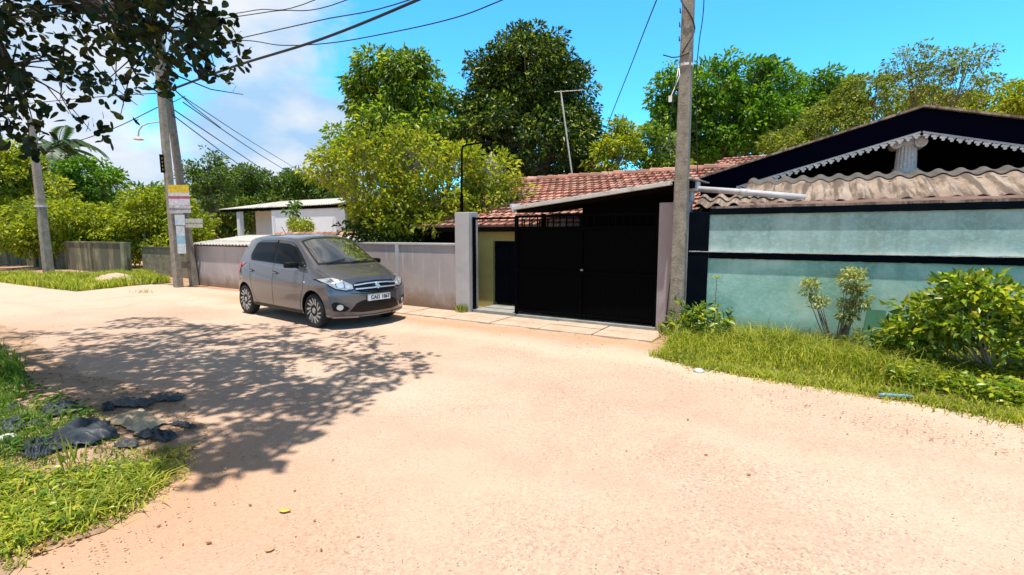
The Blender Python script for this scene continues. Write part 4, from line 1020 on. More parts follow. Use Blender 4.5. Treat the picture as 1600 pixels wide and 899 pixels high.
def lobe_leaves(c, r, size, cov=1.0, clump=.35, droop=.3, up=.5, hole=.25, asp=.45):
    """leaves of one lobe: clumps spread through its outer volume, leaves spread through each clump"""
    c = np.array(c); r = np.array(r); surf = 4*np.pi*((r[0]*r[1]+r[0]*r[2]+r[1]*r[2])/3)
    nl = int(cov*surf/(size*size*asp*.55)); nc = max(6, int(surf/(clump*clump*2.2)*(1-hole)))
    u = unit(nc); rr = rng.uniform(.55, 1.04, nc)[:, None]**.7; C_ = c+u*rr*r
    cs = clump*rng.uniform(.55, 1.35, nc); w = cs**2; w /= w.sum(); idx = rng.choice(nc, nl, p=w)
    off = unit(nl)*(rng.uniform(.25, 1.0, nl)[:, None]**.5); off[:, 2] *= .7
    P = C_[idx] + off*cs[idx][:, None]
    Dr = off*.9 + unit(nl)*.6 + u[idx]*.35; Dr[:, 2] -= droop
    Nn = unit(nl)*.75 + off*.5; Nn[:, 2] += up
    return P, Dr, Nn, size*rng.uniform(.45, 1.5, nl), C_
def tree(label, lobes, D, m, size=.16, cov=1.0, clump=.4, droop=.3, trunk=None, trunk_r=.16, bark='bark', group='trees behind the walls', name='tree', asp=.45, depth_k=1.0, hole=.25, up=.5, cat='tree', twigs=.35, base=None):
    Cs = []
    Ps, Ds, Ns, Sz = [], [], [], []; tips = []
    for L_ in lobes:
        px, py, rx, ry = L_[:4]; dd = D + (L_[4] if len(L_) > 4 else 0)
        c = at(px, py, dd); k = dd/FPX; rx_, ry_ = rx*k*1.0, ry*k
        P, Dr, Nn, s, C_ = lobe_leaves(c, (rx_, rx_*depth_k, ry_), size, cov, clump, droop, up, hole, asp)
        Ps.append(P); Ds.append(Dr); Ns.append(Nn); Sz.append(s); tips.append((c, C_))
    if base is None:
        xs = sum((t[0] for t in tips), Vector())/len(tips); base = Vector((xs.x, xs.y, 0))
    root = thing(name, label, cat, (base.x, base.y, 0), group=group)
    V, F = leaves_np(np.concatenate(Ps), np.concatenate(Ds), np.concatenate(Ns), np.concatenate(Sz), asp)
    npmesh('crown', V, F, m, root, (base.x, base.y, 0))
    mb = MB(); zc = min(t[0].z for t in tips); fork = Vector((base.x+random.uniform(-.3,.3), base.y, max(.4, zc*.55)))
    mb.tube([base-Vector((0,0,.1)), base.lerp(fork,.5)+Vector((random.uniform(-.1,.1),0,0)), fork], [trunk_r*1.25, trunk_r, trunk_r*.85], 8)
    for c, C_ in tips:
        mid = fork.lerp(c, .5)+Vector((0,0,-.12*(c-fork).length)); mb.tube([fork, mid, c], [trunk_r*.65, trunk_r*.45, trunk_r*.22], 6)
        for q in C_[rng.random(len(C_)) < twigs]:
            q = Vector(q); s_ = mid.lerp(c, random.uniform(.3,1)); mb.tube([s_, s_.lerp(q,.55)+Vector((0,0,-.08)), q], [trunk_r*.16, trunk_r*.09, .008], 4, False)
    obj('trunk', mb, M[bark], root, fixn=False)
    return root
# leaf materials (one per kind of tree)
LM = dict(
 mango=leafmat('leaf_mango', (.035,.08,.010), (.15,.25,.018), (.42,.44,.03), .4, .4, .4, .55),
 dark=leafmat('leaf_dark', (.010,.026,.009), (.060,.11,.014), (.38,.40,.022), .25, .4, .4, .72),
 lime=leafmat('leaf_lime', (.12,.18,.012), (.30,.34,.02), (.52,.46,.03), .4, .5, .4, .6),
 bright=leafmat('leaf_bright', (.045,.12,.010), (.12,.25,.018), (.28,.36,.022), .4, .45, .4, .7),
 olive=leafmat('leaf_olive', (.09,.13,.018), (.21,.25,.035), (.42,.38,.05), .35, .55, .4, .7),
 yellow=leafmat('leaf_yellow', (.14,.20,.013), (.32,.35,.022), (.55,.48,.035), .4, .5, .4, .6),
 mid=leafmat('leaf_mid', (.035,.075,.014), (.11,.18,.025), (.26,.30,.035), .35, .5, .4, .7),
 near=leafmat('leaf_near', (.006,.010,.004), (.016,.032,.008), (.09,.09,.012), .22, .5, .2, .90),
 bush=leafmat('leaf_bush', (.05,.13,.012), (.22,.32,.025), (.55,.52,.05), .35, .34, .55, .5),
 varieg=leafmat('leaf_variegated', (.20,.25,.08), (.46,.46,.20), (.66,.60,.34), .3, .5),
 grass=leafmat('grass_blade', (.10,.15,.012), (.34,.38,.03), (.62,.52,.12), .4, .6, .3, .6),
 shadegrass=leafmat('grass_shaded', (.03,.09,.015), (.12,.22,.02), (.34,.36,.06), .4, .6, .3, .8),  # darker copy of the grass, the tree's shade put into its colour
 palm=leafmat('leaf_palm', (.03,.07,.03), (.07,.13,.05), (.20,.22,.06), .3, .4),
)
T = tree
T('tall mango tree with rounded crown left of the dark tree', [(622,140,62,56),(590,165,42,45),(655,165,45,48),(640,215,80,45,-1),(690,205,35,55),(600,230,60,35,-1.5),(655,105,28,18)], 21, LM['mango'], .22, 1.25, .55, .6, asp=.34, hole=.2)
T('huge dense dark egg shaped tree in the middle of the view', [(822,128,74,60),(778,170,56,62),(872,165,52,68),(822,222,102,78),(830,82,42,34),(890,230,40,62),(756,225,40,56),(772,108,34,30),(876,104,32,34)], 20, LM['dark'], .155, 1.7, .40, .25, trunk_r=.3, asp=.5, hole=.08)
T('spreading yellow green tree with bare twisted branches over the wall', [(545,262,55,34),(600,240,50,34),(655,250,60,36),(590,300,55,38),(710,262,48,36),(760,262,42,32),(770,300,42,26),(690,310,60,36),(640,330,55,34),(735,330,50,22),(500,258,32,18),(800,295,26,18),(640,215,28,16),(690,350,60,20),(625,352,50,20),(735,348,34,16),(600,335,44,26)], 12.6, LM['yellow'], .125, .60, .22, .15, trunk_r=.12, bark='barkpale', asp=.42, hole=.35, twigs=.75, base=Vector((-9.6,10.9,0)))
T('pale green small tree edge showing left of the mango tree', [(535,228,26,28),(560,240,22,24)], 23, LM['mango'], .2, 1, .4)
T('small light yellow green tree behind the tile ridge', [(965,235,34,36),(970,205,14,22),(945,255,28,20)], 17.6, LM['yellow'], .14, 1.2, .3, .2)
T('small deep green tree beside the light one behind the ridge', [(1022,235,30,34),(1035,262,34,22)], 18.5, LM['mango'], .16, 1.5, .34)
T('large deep green spreading tree right of the tall pole', [(1052,145,36,34),(1110,140,48,42),(1165,130,42,36),(1205,135,30,32),(1130,195,70,50),(1190,190,50,40),(1080,200,40,50),(1050,180,32,34),(1150,240,60,24)], 25, LM['bright'], .22, 1.55, .5, .2, trunk_r=.25, asp=.5, hole=.2)
T('vivid green tree between the large tree and the olive tree', [(1285,140,44,26),(1260,180,48,40),(1310,165,40,34),(1235,215,50,36)], 27, LM['bright'], .2, 1.3, .42, hole=.25)
T('dusty olive tree rising over the dark gable slope', [(1345,165,42,46),(1300,200,44,36),(1240,230,44,24),(1370,150,28,32),(1290,240,60,20)], 20, LM['olive'], .13, .85, .3, .2, hole=.42)
T('thin airy tree with see through crown above the gable peak', [(1420,95,34,20),(1460,110,40,26),(1510,95,36,18),(1490,140,46,22),(1420,135,34,30),(1545,130,18,12)], 20, LM['olive'], .12, .30, .26, .2, hole=.6, twigs=.9, trunk_r=.08)
T('golden green tree behind the right slope of the gable', [(1500,175,52,24),(1550,165,42,26),(1595,180,34,24),(1440,165,38,22),(1640,170,40,30)], 23, LM['lime'], .16, 1.2, .4, .2)
T('dark tangled hedge growing just behind the wall under the yellow tree', [(595,366,36,12),(650,364,36,14),(700,362,24,16),(560,360,26,14),(670,345,34,14)], 12.6, LM['dark'], .12, .9, .2, .3, trunk_r=.05, bark='bark', asp=.4, hole=.3, twigs=.6, name='hedge', cat='hedge')
# left side
T('broad shaded yellow green tree at the left edge below the palm', [(20,290,46,52),(60,300,34,44),(-20,260,50,50),(10,240,34,24)], 27, LM['yellow'], .22, 1.2, .5)
T('round bright green tree under the palm crown', [(140,278,34,26),(128,300,34,22),(158,290,20,24)], 30, LM['bright'], .24, 1.4, .5)
T('yellow flowering hedge tree behind the mossy wall, left part', [(40,350,50,34),(100,340,42,26),(70,372,60,24)], 24, LM['lime'], .17, 1.3, .38)
T('yellow hedge tree behind the mossy wall, right part', [(150,350,42,28),(190,360,32,28),(120,375,55,20)], 24.5, LM['lime'], .17, 1.3, .38)
T('green tree directly behind the twin legged pole', [(245,330,50,40),(285,355,36,40),(230,370,46,28),(310,372,22,22)], 25, LM['lime'], .2, 1.3, .42)
T('slender feathery tree standing taller than its neighbours', [(325,255,16,22),(318,285,22,24),(335,300,24,26),(300,275,12,18),(348,275,12,16)], 30, LM['mid'], .2, .8, .35, .1, hole=.4, trunk_r=.10)
T('grey green tree to the right of the feathery tree', [(385,290,40,30),(420,295,34,30),(360,320,36,28),(400,330,60,26)], 35, LM['mid'], .2, 1.2, .45)
T('dark green tree behind the white house roof', [(460,295,34,26),(490,300,34,26),(520,310,30,22),(440,315,40,20)], 35, LM['mid'], .2, 1.2, .45)
T('tree at the far left edge beyond the mossy wall', [(-10,350,50,40),(-60,330,50,60)], 26, LM['yellow'], .2, 1.2, .45)
T('bushy green tree filling the gap beside the low wall', [(195,395,30,18),(265,395,30,20),(225,335,22,26)], 24, LM['yellow'], .18, 1.3, .38)
# small shrubs by the white house
T('round clipped shrub in front of the white house wall', [(470,352,17,9)], 18, LM['lime'], .10, 1.6, .16, .0, trunk_r=.04, name='shrub', cat='shrub', group='shrubs by the white house')
T('little hanging leafy plant at the white house eave', [(462,325,9,7),(457,332,6,6)], 18.5, LM['bright'], .16, .9, .16, .6, trunk_r=.03, name='shrub', cat='shrub', group='shrubs by the white house')
# far-off wood closing the horizon
Ps = []
for px in range(-500, 2300, 36):
    c = at(px, 335+8*math.sin(px*.03)+random.uniform(-5,5), 58+6*math.sin(px*.011)); r_ = random.uniform(2.6,3.8)
    Ps.append(lobe_leaves(c, (3.4,3,r_), .55, 1.3, .9)[:4])
V, F = leaves_np(*[np.concatenate([p[i] for p in Ps]) for i in range(4)]); o = npmesh('distant_wood', V, F, LM['mid'], None, (-30, 50, 0)); tag(o, 'far mass of green trees along the horizon behind everything', 'trees', kind='stuff')

# palm
def palm(px, py, D, label):
    c = at(px, py, D); root = thing('palm_tree', label, 'palm', (c.x, c.y, 0), group='trees behind the walls')
    mb = MB(); mb.tube([(c.x+.4,c.y,-.1),(c.x+.25,c.y,c.z*.5),(c.x,c.y,c.z)], [.22,.17,.13], 8); obj('trunk', mb, M['bark'], root)
    for k in range(26):
        az = k*2.4+random.uniform(-.2,.2); el = random.uniform(-.25, 1.15) if k else 1.4; Ln = random.uniform(3.4,4.4); Pp, Dd, Nn_, Sz_ = [], [], [], []
        p = Vector(c); pts = [p.copy()]; e = el
        for i in range(14):
            d = Vector((math.cos(az)*math.cos(e), math.sin(az)*math.cos(e), math.sin(e))); p = p+d*Ln/14; e -= .13; pts.append(p.copy())
            sdv = d.cross(UPV)
            if sdv.length < .1: sdv = Vector((1,0,0))
            sdv.normalize()
            for s in (-1,1):
                for h in (0,.25,.5,.75):
                    if i < 1: continue
                    q = p-d*Ln/14*h; dr = sdv*s*.8+d*.6+Vector((0,0,-.45)); Pp.append(q); Dd.append(dr); Nn_.append(sdv.cross(d)*-1+Vector((0,0,.01))); Sz_.append(.95*(1-abs(i-6)/14))
        V1, F1 = leaves_np(np.array(Pp), np.array(Dd), np.array(Nn_), np.array(Sz_), .11, .0)
        mt = MB(); mt.tube(pts, .03, 4, False); o_ = len(V1)
        V2 = np.concatenate([V1, np.array(mt.v)]); F2 = np.concatenate([F1] + [np.array([[f[0],f[1],f[2]],[f[0],f[2],f[3]]])+o_ for f in mt.f]); npmesh('frond', V2, F2, LM['palm'], root, tuple(root.location))
palm(92, 235, 44, 'coconut palm rising behind the trees at far left')
palm(-70, 210, 50, 'coconut palm half hidden at the left edge')

# ------------------------------------------------------------------ big overhanging tree, upper left
def inpoly(p, poly):
    x, y = p; r_ = False; j = len(poly)-1
    for i in range(len(poly)):
        xi, yi = poly[i]; xj, yj = poly[j]
        if (yi > y) != (yj > y) and x < (xj-xi)*(y-yi)/(yj-yi)+xi: r_ = not r_
        j = i
    return r_
def sample(poly, n):
    xs = [p[0] for p in poly]; ys = [p[1] for p in poly]; out = []
    while len(out) < n:
        p = (random.uniform(min(xs),max(xs)), random.uniform(min(ys),max(ys)))
        if inpoly(p, poly): out.append(p)
    return out
ot = thing('overhanging_tree', 'large dark leaved tree reaching in from the upper left corner', 'tree', (-8.2, .2, 0))
cl = []
dense = [(-120,-90),(300,-90),(305,20),(335,55),(325,125),(285,105),(262,150),(238,140),(190,95),(140,66),(60,36),(36,100),(50,150),(-120,165)]
for p in sample(dense, 400): cl.append(at(p[0], p[1], random.uniform(4.0, 6.0)))
for p in sample([(-100,150),(66,150),(70,215),(40,240),(-100,215)], 42): cl.append(at(*p, random.uniform(4.2,5.2)))
for p in sample([(285,-20),(350,25),(372,60),(368,118),(350,138),(285,105)], 40): cl.append(at(*p, random.uniform(4.8,5.4)))
for p in sample([(50,70),(190,105),(215,140),(180,160),(60,110)], 22): cl.append(at(*p, random.uniform(4.4,5.2)))
for p in ((142,205),(155,212),(135,190),(108,178),(75,195),(60,238),(188,182),(118,150)): cl.append(at(*p, 4.8))
nvis = len(cl)
SDv = SUN_DIR
shp = [(85,562),(190,527),(330,508),(430,506),(520,512),(600,528),(672,560),(640,590),(560,632),(470,690),(400,735),(320,755),(240,700),(120,640)]
for p in sample(shp, 430):
    if p[1] > 640 and random.random() < .45: p = sample(shp, 1)[0]
    g_ = gnd(*p); 
    z = 5.0
    while True:
        q = g_ + SDv*(z/SDv.z); v = q-Vector((0,0,CAM_H)); py = 449.5-FPX*v.dot(UV_)/max(.1, v.dot(FV))
        if py < -70 or z > 9: break
        z += .2
    cl.append(g_+SDv*((z+random.uniform(0,1.2))/SDv.z))
for p in range(260):                              # crown over the left verge and the trunk, out of frame
    g_ = Vector((random.uniform(-11,-5.8), random.uniform(-.5,3.6), 0)); cl.append(g_+Vector((0,0,random.uniform(4.6,7.5))))
Pp, Dd, Nn_, Sz_ = [], [], [], []
for i, c in enumerate(cl):
    k = random.randint(5,9) if i < nvis else random.randint(9,13); ax_ = Vector(unit(1)[0])*.9+Vector((.5,.3,-.1)); ax_.normalize()
    for j in range(k):
        if i < nvis:
            Pp.append(c+ax_*random.uniform(-.16,.14)+Vector(unit(1)[0])*.035); Dd.append(Vector(unit(1)[0])+ax_*.7+Vector((0,0,-.15))); Sz_.append(random.uniform(.06,.125))
            Nn_.append(Vector(unit(1)[0])*.8+Vector((0,0,.6)))
        else:
            Pp.append(c+Vector(unit(1)[0])*random.uniform(.02,.22)); Dd.append(Vector(unit(1)[0])+Vector((0,0,-.1))); Sz_.append(random.uniform(.09,.15)); Nn_.append(Vector(unit(1)[0])*.6+Vector((0,0,1)))
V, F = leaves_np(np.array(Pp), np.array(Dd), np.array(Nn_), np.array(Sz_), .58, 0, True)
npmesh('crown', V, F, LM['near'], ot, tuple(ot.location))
mb = MB(); tr = Vector((-8.2,.2,0))
mb.tube([tr-Vector((0,0,.1)), tr+Vector((.1,.1,1.5)), tr+Vector((.4,.4,3.2)), tr+Vector((.9,1.0,5.0))], [.34,.26,.22,.16], 10)
hubs = [at(-60,40,5.2), at(120,-20,5.0), at(240,60,5.0), at(300,60,5.1), at(20,100,4.8), at(180,20,4.7)]
sh_h = []
for k in range(14):
    c = cl[nvis+int(random.random()*420)]; sh_h.append(Vector(c)+Vector((0,0,-.1)))
for k in range(6): sh_h.append(Vector(cl[-1-k*30]))
st0 = tr+Vector((.5,.5,3.6)); st1 = tr+Vector((.9,1.0,5.0))
for h in hubs: mb.tube([st0, st0.lerp(h,.5)+Vector((0,0,.5)), h], [.10,.06,.022], 6)
for h in sh_h: mb.tube([st1, st1.lerp(h,.5)+Vector((0,0,.5)), h], [.05,.03,.012], 6)
for i, c in enumerate(cl):
    hs_ = hubs if i < nvis else sh_h
    h = min(hs_, key=lambda q: (q-c).length); s_ = h.lerp(c, random.uniform(0,.25))
    if i % 3 == 0: mb.tube([s_, s_.lerp(c,.5)+Vector((random.uniform(-.08,.08),random.uniform(-.08,.08),.06)), c], [.009,.006,.003] if i < nvis else [.02,.012,.004], 4, False)
for a, b, c_ in (((250,120),(300,165),(345,200)),((255,110),(330,140),(380,148)),((100,70),(95,150),(115,185)),((130,80),(170,130),(215,165)),((170,95),(195,140),(225,150)),((225,130),(270,160),(290,150))):
    mb.tube([at(*a,5), at(*b,4.95), at(*c_,4.95)], [.008,.005,.003], 4, False)
obj('trunk', mb, patchy('bark_dark', (.03,.022,.016), (.08,.06,.045), 6, .9, .6, 40), ot, fixn=False)

# ------------------------------------------------------------------ grass
def grass(name, label, poly, n, h, wdt, m, lean=.5, zf=None, clumpy=.5, flat_=0.0):
    xs = np.array([p[0] for p in poly]); ys = np.array([p[1] for p in poly]); pts = []
    while len(pts) < n:
        cand = np.stack([rng.uniform(xs.min(), xs.max(), n), rng.uniform(ys.min(), ys.max(), n)], 1)
        ins = np.zeros(n, bool); j = len(poly)-1
        for i in range(len(poly)):
            c1 = (ys[i] > cand[:,1]) != (ys[j] > cand[:,1]); xx = (xs[j]-xs[i])*(cand[:,1]-ys[i])/(ys[j]-ys[i]+1e-12)+xs[i]; ins ^= c1 & (cand[:,0] < xx); j = i
        keep = cand[ins]; nv = .5+.25*np.sin(keep[:,0]*3.1+1.3*np.sin(keep[:,1]*4.3))+.25*np.sin(keep[:,1]*5.1+keep[:,0]*1.7)
        keep = keep[rng.random(len(keep)) < (1-clumpy)+clumpy*nv]; pts += keep.tolist()
    P = np.array(pts[:n]); P = P + rng.normal(0, .035, P.shape); nv = .5+.5*np.sin(P[:,0]*2.3+np.sin(P[:,1]*3.7))*np.sin(P[:,1]*2.9+.6)
    H = h*rng.uniform(.35, 1.0, n)*(.65+.6*nv)
    if zf is not None: H *= zf(P)
    az = rng.uniform(0, 2*np.pi, n); ln = lean*rng.uniform(.2, 1.5, n); B = np.stack([P[:,0], P[:,1], np.zeros(n)], 1)
    d = np.stack([np.cos(az), np.sin(az), np.zeros(n)], 1); pv = az+np.pi/2+rng.normal(0,.5,n); s = np.stack([np.cos(pv), np.sin(pv), np.zeros(n)], 1)*(wdt*rng.uniform(.6,1.3,n))[:,None]/2
    Hc = H[:,None]; z = np.array([[0,0,1.]])
    m1 = B+d*(ln[:,None]*Hc*.25)+z*Hc*.55*(1-flat_*.3); tp = B+d*(ln[:,None]*Hc*.95)+z*Hc*(1-.25*ln[:,None]).clip(.3,1)
    V = np.stack([B-s, B+s, m1+s*.8, m1-s*.8, tp], 1).reshape(-1,3); b = np.arange(n)[:,None]*5; F = np.concatenate([b+[0,1,2], b+[0,2,3], b+[3,2,4]], 0)
    loc = (float(P[:,0].mean()), float(P[:,1].mean()), 0); o = npmesh(name, V, F, m, None, loc); tag(o, label, 'grass', kind='stuff'); return o
soil = patchy('verge_soil', (.09,.07,.035), (.22,.17,.09), 5, .95, .8, 30)  # soil colour darkened so the gaps between blades look shaded
RV = [(-1.66,6.62),(-1.15,6.30),(-.2,6.22),(.8,6.20),(1.7,5.92),(3.0,5.75),(6,5.7),(6,8.38),(-1.7,8.34),(-1.72,7.4)]
flat('verge', RV, .008, soil, 'darkened soil under the grass before the teal wall')
edge = lambda P: np.clip((P[:,1]-(6.28-.12*P[:,0]))/.7, .28, 1)*1.0
grass('grass', 'long bright green grass growing along the foot of the teal wall', RV, 25000, .38, .013, LM['grass'], 1.05, edge, .75)
grass('grass', 'taller straggly grass blades rising in clumps before the teal wall', RV, 5000, .50, .010, LM['grass'], 1.3, edge, .95)
grass('grass', 'dry straw coloured stalks among the green verge grass', RV, 1500, .46, .007, LM['olive'], 1.6, edge, .8)
grass('grass', 'scattered small grass sprigs spilling over the right road edge', [(-1.9,6.7),(-1.2,6.05),(.8,5.9),(1.7,5.6),(5,5.3),(5,5.7),(1.7,6.0),(-.9,6.35),(-1.7,6.9)], 1300, .10, .009, LM['grass'], 1.4, None, .99)
grass('grass', 'short trampled grass fringe at the road edge before the teal wall', [(-1.8,6.6),(-1.15,6.2),(.8,6.08),(1.7,5.78),(5,5.5),(5,6.0),(1.7,6.2),(-.9,6.5),(-1.7,6.95)], 6500, .12, .010, LM['grass'], 1.1)
PX = lambda L_: [tuple(gnd(*p)[:2]) for p in L_]
litter_soil = patchy('leaf_litter_soil', (.27,.165,.10), (.50,.34,.225), 3.5, .95, .9, 26, (.19,.11,.065))
flat('verge', PX([(-500,470),(0,505),(50,530),(95,570),(150,590),(230,612),(300,640),(318,668),(300,700),(262,745),(205,800),(120,845),(40,872),(-60,930),(-900,930)]), .006, litter_soil, 'reddish brown littered soil of the left verge')
LG = PX([(-400,745),(0,742),(60,748),(130,738),(200,730),(250,735),(240,765),(195,795),(140,822),(60,850),(0,875),(-60,920),(-600,920)])
grass('grass', 'sunlit leafy grass in the lower left corner', LG, 9500, .15, .012, LM['grass'], 1.2, None, .92)
grass('grass', 'sparse dying grass fringe around the lower left turf', PX([(-200,730),(200,705),(300,700),(285,745),(200,815),(60,872),(-60,930),(-300,930)]), 3000, .09, .008, LM['grass'], 1.5, None, .95)
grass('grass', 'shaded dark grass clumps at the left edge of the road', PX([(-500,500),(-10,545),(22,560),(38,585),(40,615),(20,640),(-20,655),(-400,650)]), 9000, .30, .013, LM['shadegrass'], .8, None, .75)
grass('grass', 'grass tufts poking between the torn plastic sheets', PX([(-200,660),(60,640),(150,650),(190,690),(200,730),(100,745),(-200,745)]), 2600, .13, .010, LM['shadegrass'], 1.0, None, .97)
FVv = [tuple(gnd(*p)[:2]) for p in ((-40,432),(70,432),(150,432),(220,428),(268,442),(205,447),(120,456),(60,449),(0,441),(-60,438))]
flat('verge', FVv, .008, soil, 'grassy earth strip before the mossy wall')
grass('grass', 'tall yellow green grass before the mossy wall', FVv, 16000, .34, .03, LM['grass'], .7, None, .8)
# low broad-leaved weeds inside the grass
def weeds(label, poly, n, h, size, m, name='weeds'):
    pts = []; xs = [p[0] for p in poly]; ys = [p[1] for p in poly]
    Pp, Dd, Nn_, Sz_ = [], [], [], []
    for x, y in sample(poly, n):
        hh = h*random.uniform(.2,1)
        for j in range(5): Pp.append((x+random.gauss(0,.03), y+random.gauss(0,.03), hh*random.uniform(.3,1))); a = random.uniform(0,6.28); Dd.append((math.cos(a),math.sin(a),random.uniform(-.3,.5))); Nn_.append((random.gauss(0,.35),random.gauss(0,.35),1)); Sz_.append(size*random.uniform(.5,1.2))
    V, F = leaves_np(np.array(Pp), np.array(Dd), np.array(Nn_), np.array(Sz_), .5, .1); c = (sum(xs)/len(xs), sum(ys)/len(ys), 0)
    o = npmesh(name, V, F, m, None, c); tag(o, label, 'weeds', kind='stuff'); return o
weeds('low broad leaved weeds mixed in the lower left grass', LG, 1300, .10, .05, LM['bush'], 'weeds')
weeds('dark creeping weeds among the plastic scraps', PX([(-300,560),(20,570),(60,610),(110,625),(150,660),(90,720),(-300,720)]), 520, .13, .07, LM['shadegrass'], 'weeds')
weeds('leafy weeds below the large bush on the right verge', [(.8,6.6),(2.2,6.1),(5,5.9),(5,7.4),(1,7.6)], 1600, .26, .09, LM['bush'], 'weeds')
# ------------------------------------------------------------------ shrubs on the right verge
def shrub(label, lobes, m, size, cov, clump, stem_r=.012, base=None, nst=9, asp=.42, up=.6, hole=.3, droop=.1, name='shrub'):
    cs = [(Vector(l[:3]), l[3:]) for l in lobes]; b = base or Vector((sum(c[0].x for c in cs)/len(cs), sum(c[0].y for c in cs)/len(cs), 0))
    root = thing(name, label, 'shrub', tuple(b)); A = [[],[],[],[]]; tp = []
    for c, r_ in cs:
        q = lobe_leaves(c, r_, size, cov, clump, droop, up, hole, asp)
        for i in range(4): A[i].append(q[i])
        tp += list(q[4])
    V, F = leaves_np(*[np.concatenate(a) for a in A], asp); npmesh('foliage', V, F, m, root, tuple(b))
    mb = MB(); random.shuffle(tp)
    for q in tp[:nst*6]:
        q = Vector(q); s_ = b+Vector((random.uniform(-.05,.05),random.uniform(-.04,.04),-.02)); mb.tube([s_, s_.lerp(q,.5)+Vector((0,0,-.03)), q], [stem_r, stem_r*.7, stem_r*.3], 5, False)
    obj('stem', mb, M['barkpale'] if stem_r > .01 else M['bark'], root, fixn=False); return root
shrub('large glossy leaved bush crowding the right side of teal wall', [(1.25,7.55,.62,.34,.34,.36),(1.75,7.3,.72,.40,.36,.40),(2.25,7.2,.62,.42,.36,.40),(2.85,7.2,.52,.45,.40,.36),(1.5,7.4,.95,.26,.24,.22),(2.2,7.4,.95,.30,.22,.18),(1.05,7.5,.35,.25,.3,.28),(3.3,7.2,.5,.45,.4,.36)], LM['bush'], .10, 1.35, .15, .014, Vector((1.9,7.5,0)), 10, hole=.15)
shrub('small pale variegated shrub on bare stems against teal wall', [(.50,8.1,1.02,.15,.12,.13),(.55,8.1,.80,.12,.10,.15),(.47,8.1,.58,.10,.09,.13),(.03,8.1,.90,.09,.08,.11),(.15,8.1,.72,.07,.07,.09)], LM['varieg'], .055, 1.5, .08, .010, Vector((.36,8.12,0)), 4)
shrub('small leafy plant at the foot of the concrete pole', [(-1.55,7.85,.42,.17,.15,.22),(-1.30,7.9,.35,.2,.17,.22),(-1.75,7.75,.22,.16,.14,.18),(-1.15,7.95,.45,.12,.12,.14)], LM['bush'], .10, .75, .12, .008, Vector((-1.45,7.85,0)), 6)
shrub('brownish low plant between the variegated shrub and big bush', [(.95,7.5,.28,.2,.18,.18),(.65,7.7,.25,.18,.16,.16)], LM['olive'], .07, .8, .12, .008, Vector((.8,7.6,0)), 5)
tw = thing('weed_stalk', 'single tall stalk with a leafy tip beside the black pilaster', 'plant', (-1.22, 8.05, 0))
mb = MB(); mb.tube([(-1.2,8.05,0),(-1.22,8.05,.5),(-1.21,8.05,1.0)], [.008,.006,.004], 5); obj('stem', mb, M['bark'], tw)
P_ = []; 
for k in range(14): z = .97+.004*k if k < 8 else random.uniform(.45,.9); a = k*2.4; P_.append(((-1.215,8.05,z),(math.cos(a),math.sin(a),.4),(0,0.1,1),.065 if k < 8 else .05))
V, F = leaves_np(*[np.array([p[i] for p in P_]) for i in range(4)]); npmesh('leaves', V, F, LM['yellow'], tw, tuple(tw.location))
def tuft(label, x, y, n, h, m, r_=.12):
    B = [];
    for i in range(n):
        a = random.uniform(0,6.28); B.append(((x+random.gauss(0,r_*.5), y+random.gauss(0,r_*.35), 0), (math.cos(a)*.5, math.sin(a)*.5, 1), (math.cos(a),math.sin(a),-.3), h*random.uniform(.5,1.1)))
    V, F = leaves_np(*[np.array([p[i] for p in B]) for i in range(4)], .022, .01); o = npmesh('grass_tuft', V, F, m, None, (x, y, 0)); tag(o, label, 'grass tuft'); return o
tuft('small weed tuft at the foot of the pale gate pillar', -6.22, 8.2, 110, .22, LM['grass'])
tuft('long bladed grass clump beside the torn plastic', *gnd(112,735)[:2], 13, .28, LM['grass'], .10)
tuft('little dry tuft alone on the road near the twin pole', *gnd(222,459)[:2], 60, .14, LM['grass'], .35)
tuft('dry tuft at the base of the mauve pillar', -1.95, 8.0, 60, .25, LM['olive'], .15)
# green board leaning on the wall
mb = MB(); Mx = Matrix.Translation((.78,8.30,.0)) @ Matrix.Rotation(rad(-12),4,'X') @ Matrix.Rotation(rad(4),4,'Y'); mb.box(-.11,.11,-.008,.008,0,.62,Mx); o = obj('board', mb, patchy('green_board', (.05,.16,.09), (.07,.20,.12), 4)); tag(o, 'small dark green board leaning on the teal wall by the bush', 'board')

# ------------------------------------------------------------------ litter
def crumple(label, px, py, w_, d_, h_, m, seed, name='plastic_sheet', grp='torn plastic sheets on the left verge', rz=0):
    c = gnd(px, py); w_ *= .8; d_ *= .8; rs = np.random.default_rng(seed); n = 30; A = rs.uniform(.4,1,6)*h_; K = rs.uniform(3,19,(6,2))*rs.choice([-1,1],(6,2)); ph = rs.uniform(0,6.3,6); P = []
    for i in range(n+1):
        row = []
        for j in range(n+1):
            u = (i/n-.5); v = (j/n-.5); ed = .07*math.sin(5*v+seed)+.05*math.sin(11*v+seed*2)+.04*math.sin(23*v+seed)
            x = u*w_*(1+ed); y = v*d_*(1+.14*math.sin(4*u+seed)+.06*math.sin(17*u+seed)+.05*math.sin(29*u)); z = sum(A[k]*abs(math.sin((K[k,0]*u+K[k,1]*v)*.9+ph[k]))**1.5 for k in range(6))/4.2
            fall = max(0, 1-(abs(u)*2)**4)*max(0, 1-(abs(v)*2)**4); X = x*math.cos(rz)-y*math.sin(rz); Y = x*math.sin(rz)+y*math.cos(rz)
            row.append((c.x+X, c.y+Y, .016+z*(.25+.75*fall)))
        P.append(row)
    mb = MB(); mb.grid(P, (0,0,.002)); o = obj(name, mb, m, smooth=True); tag(o, label, 'litter', grp); return o
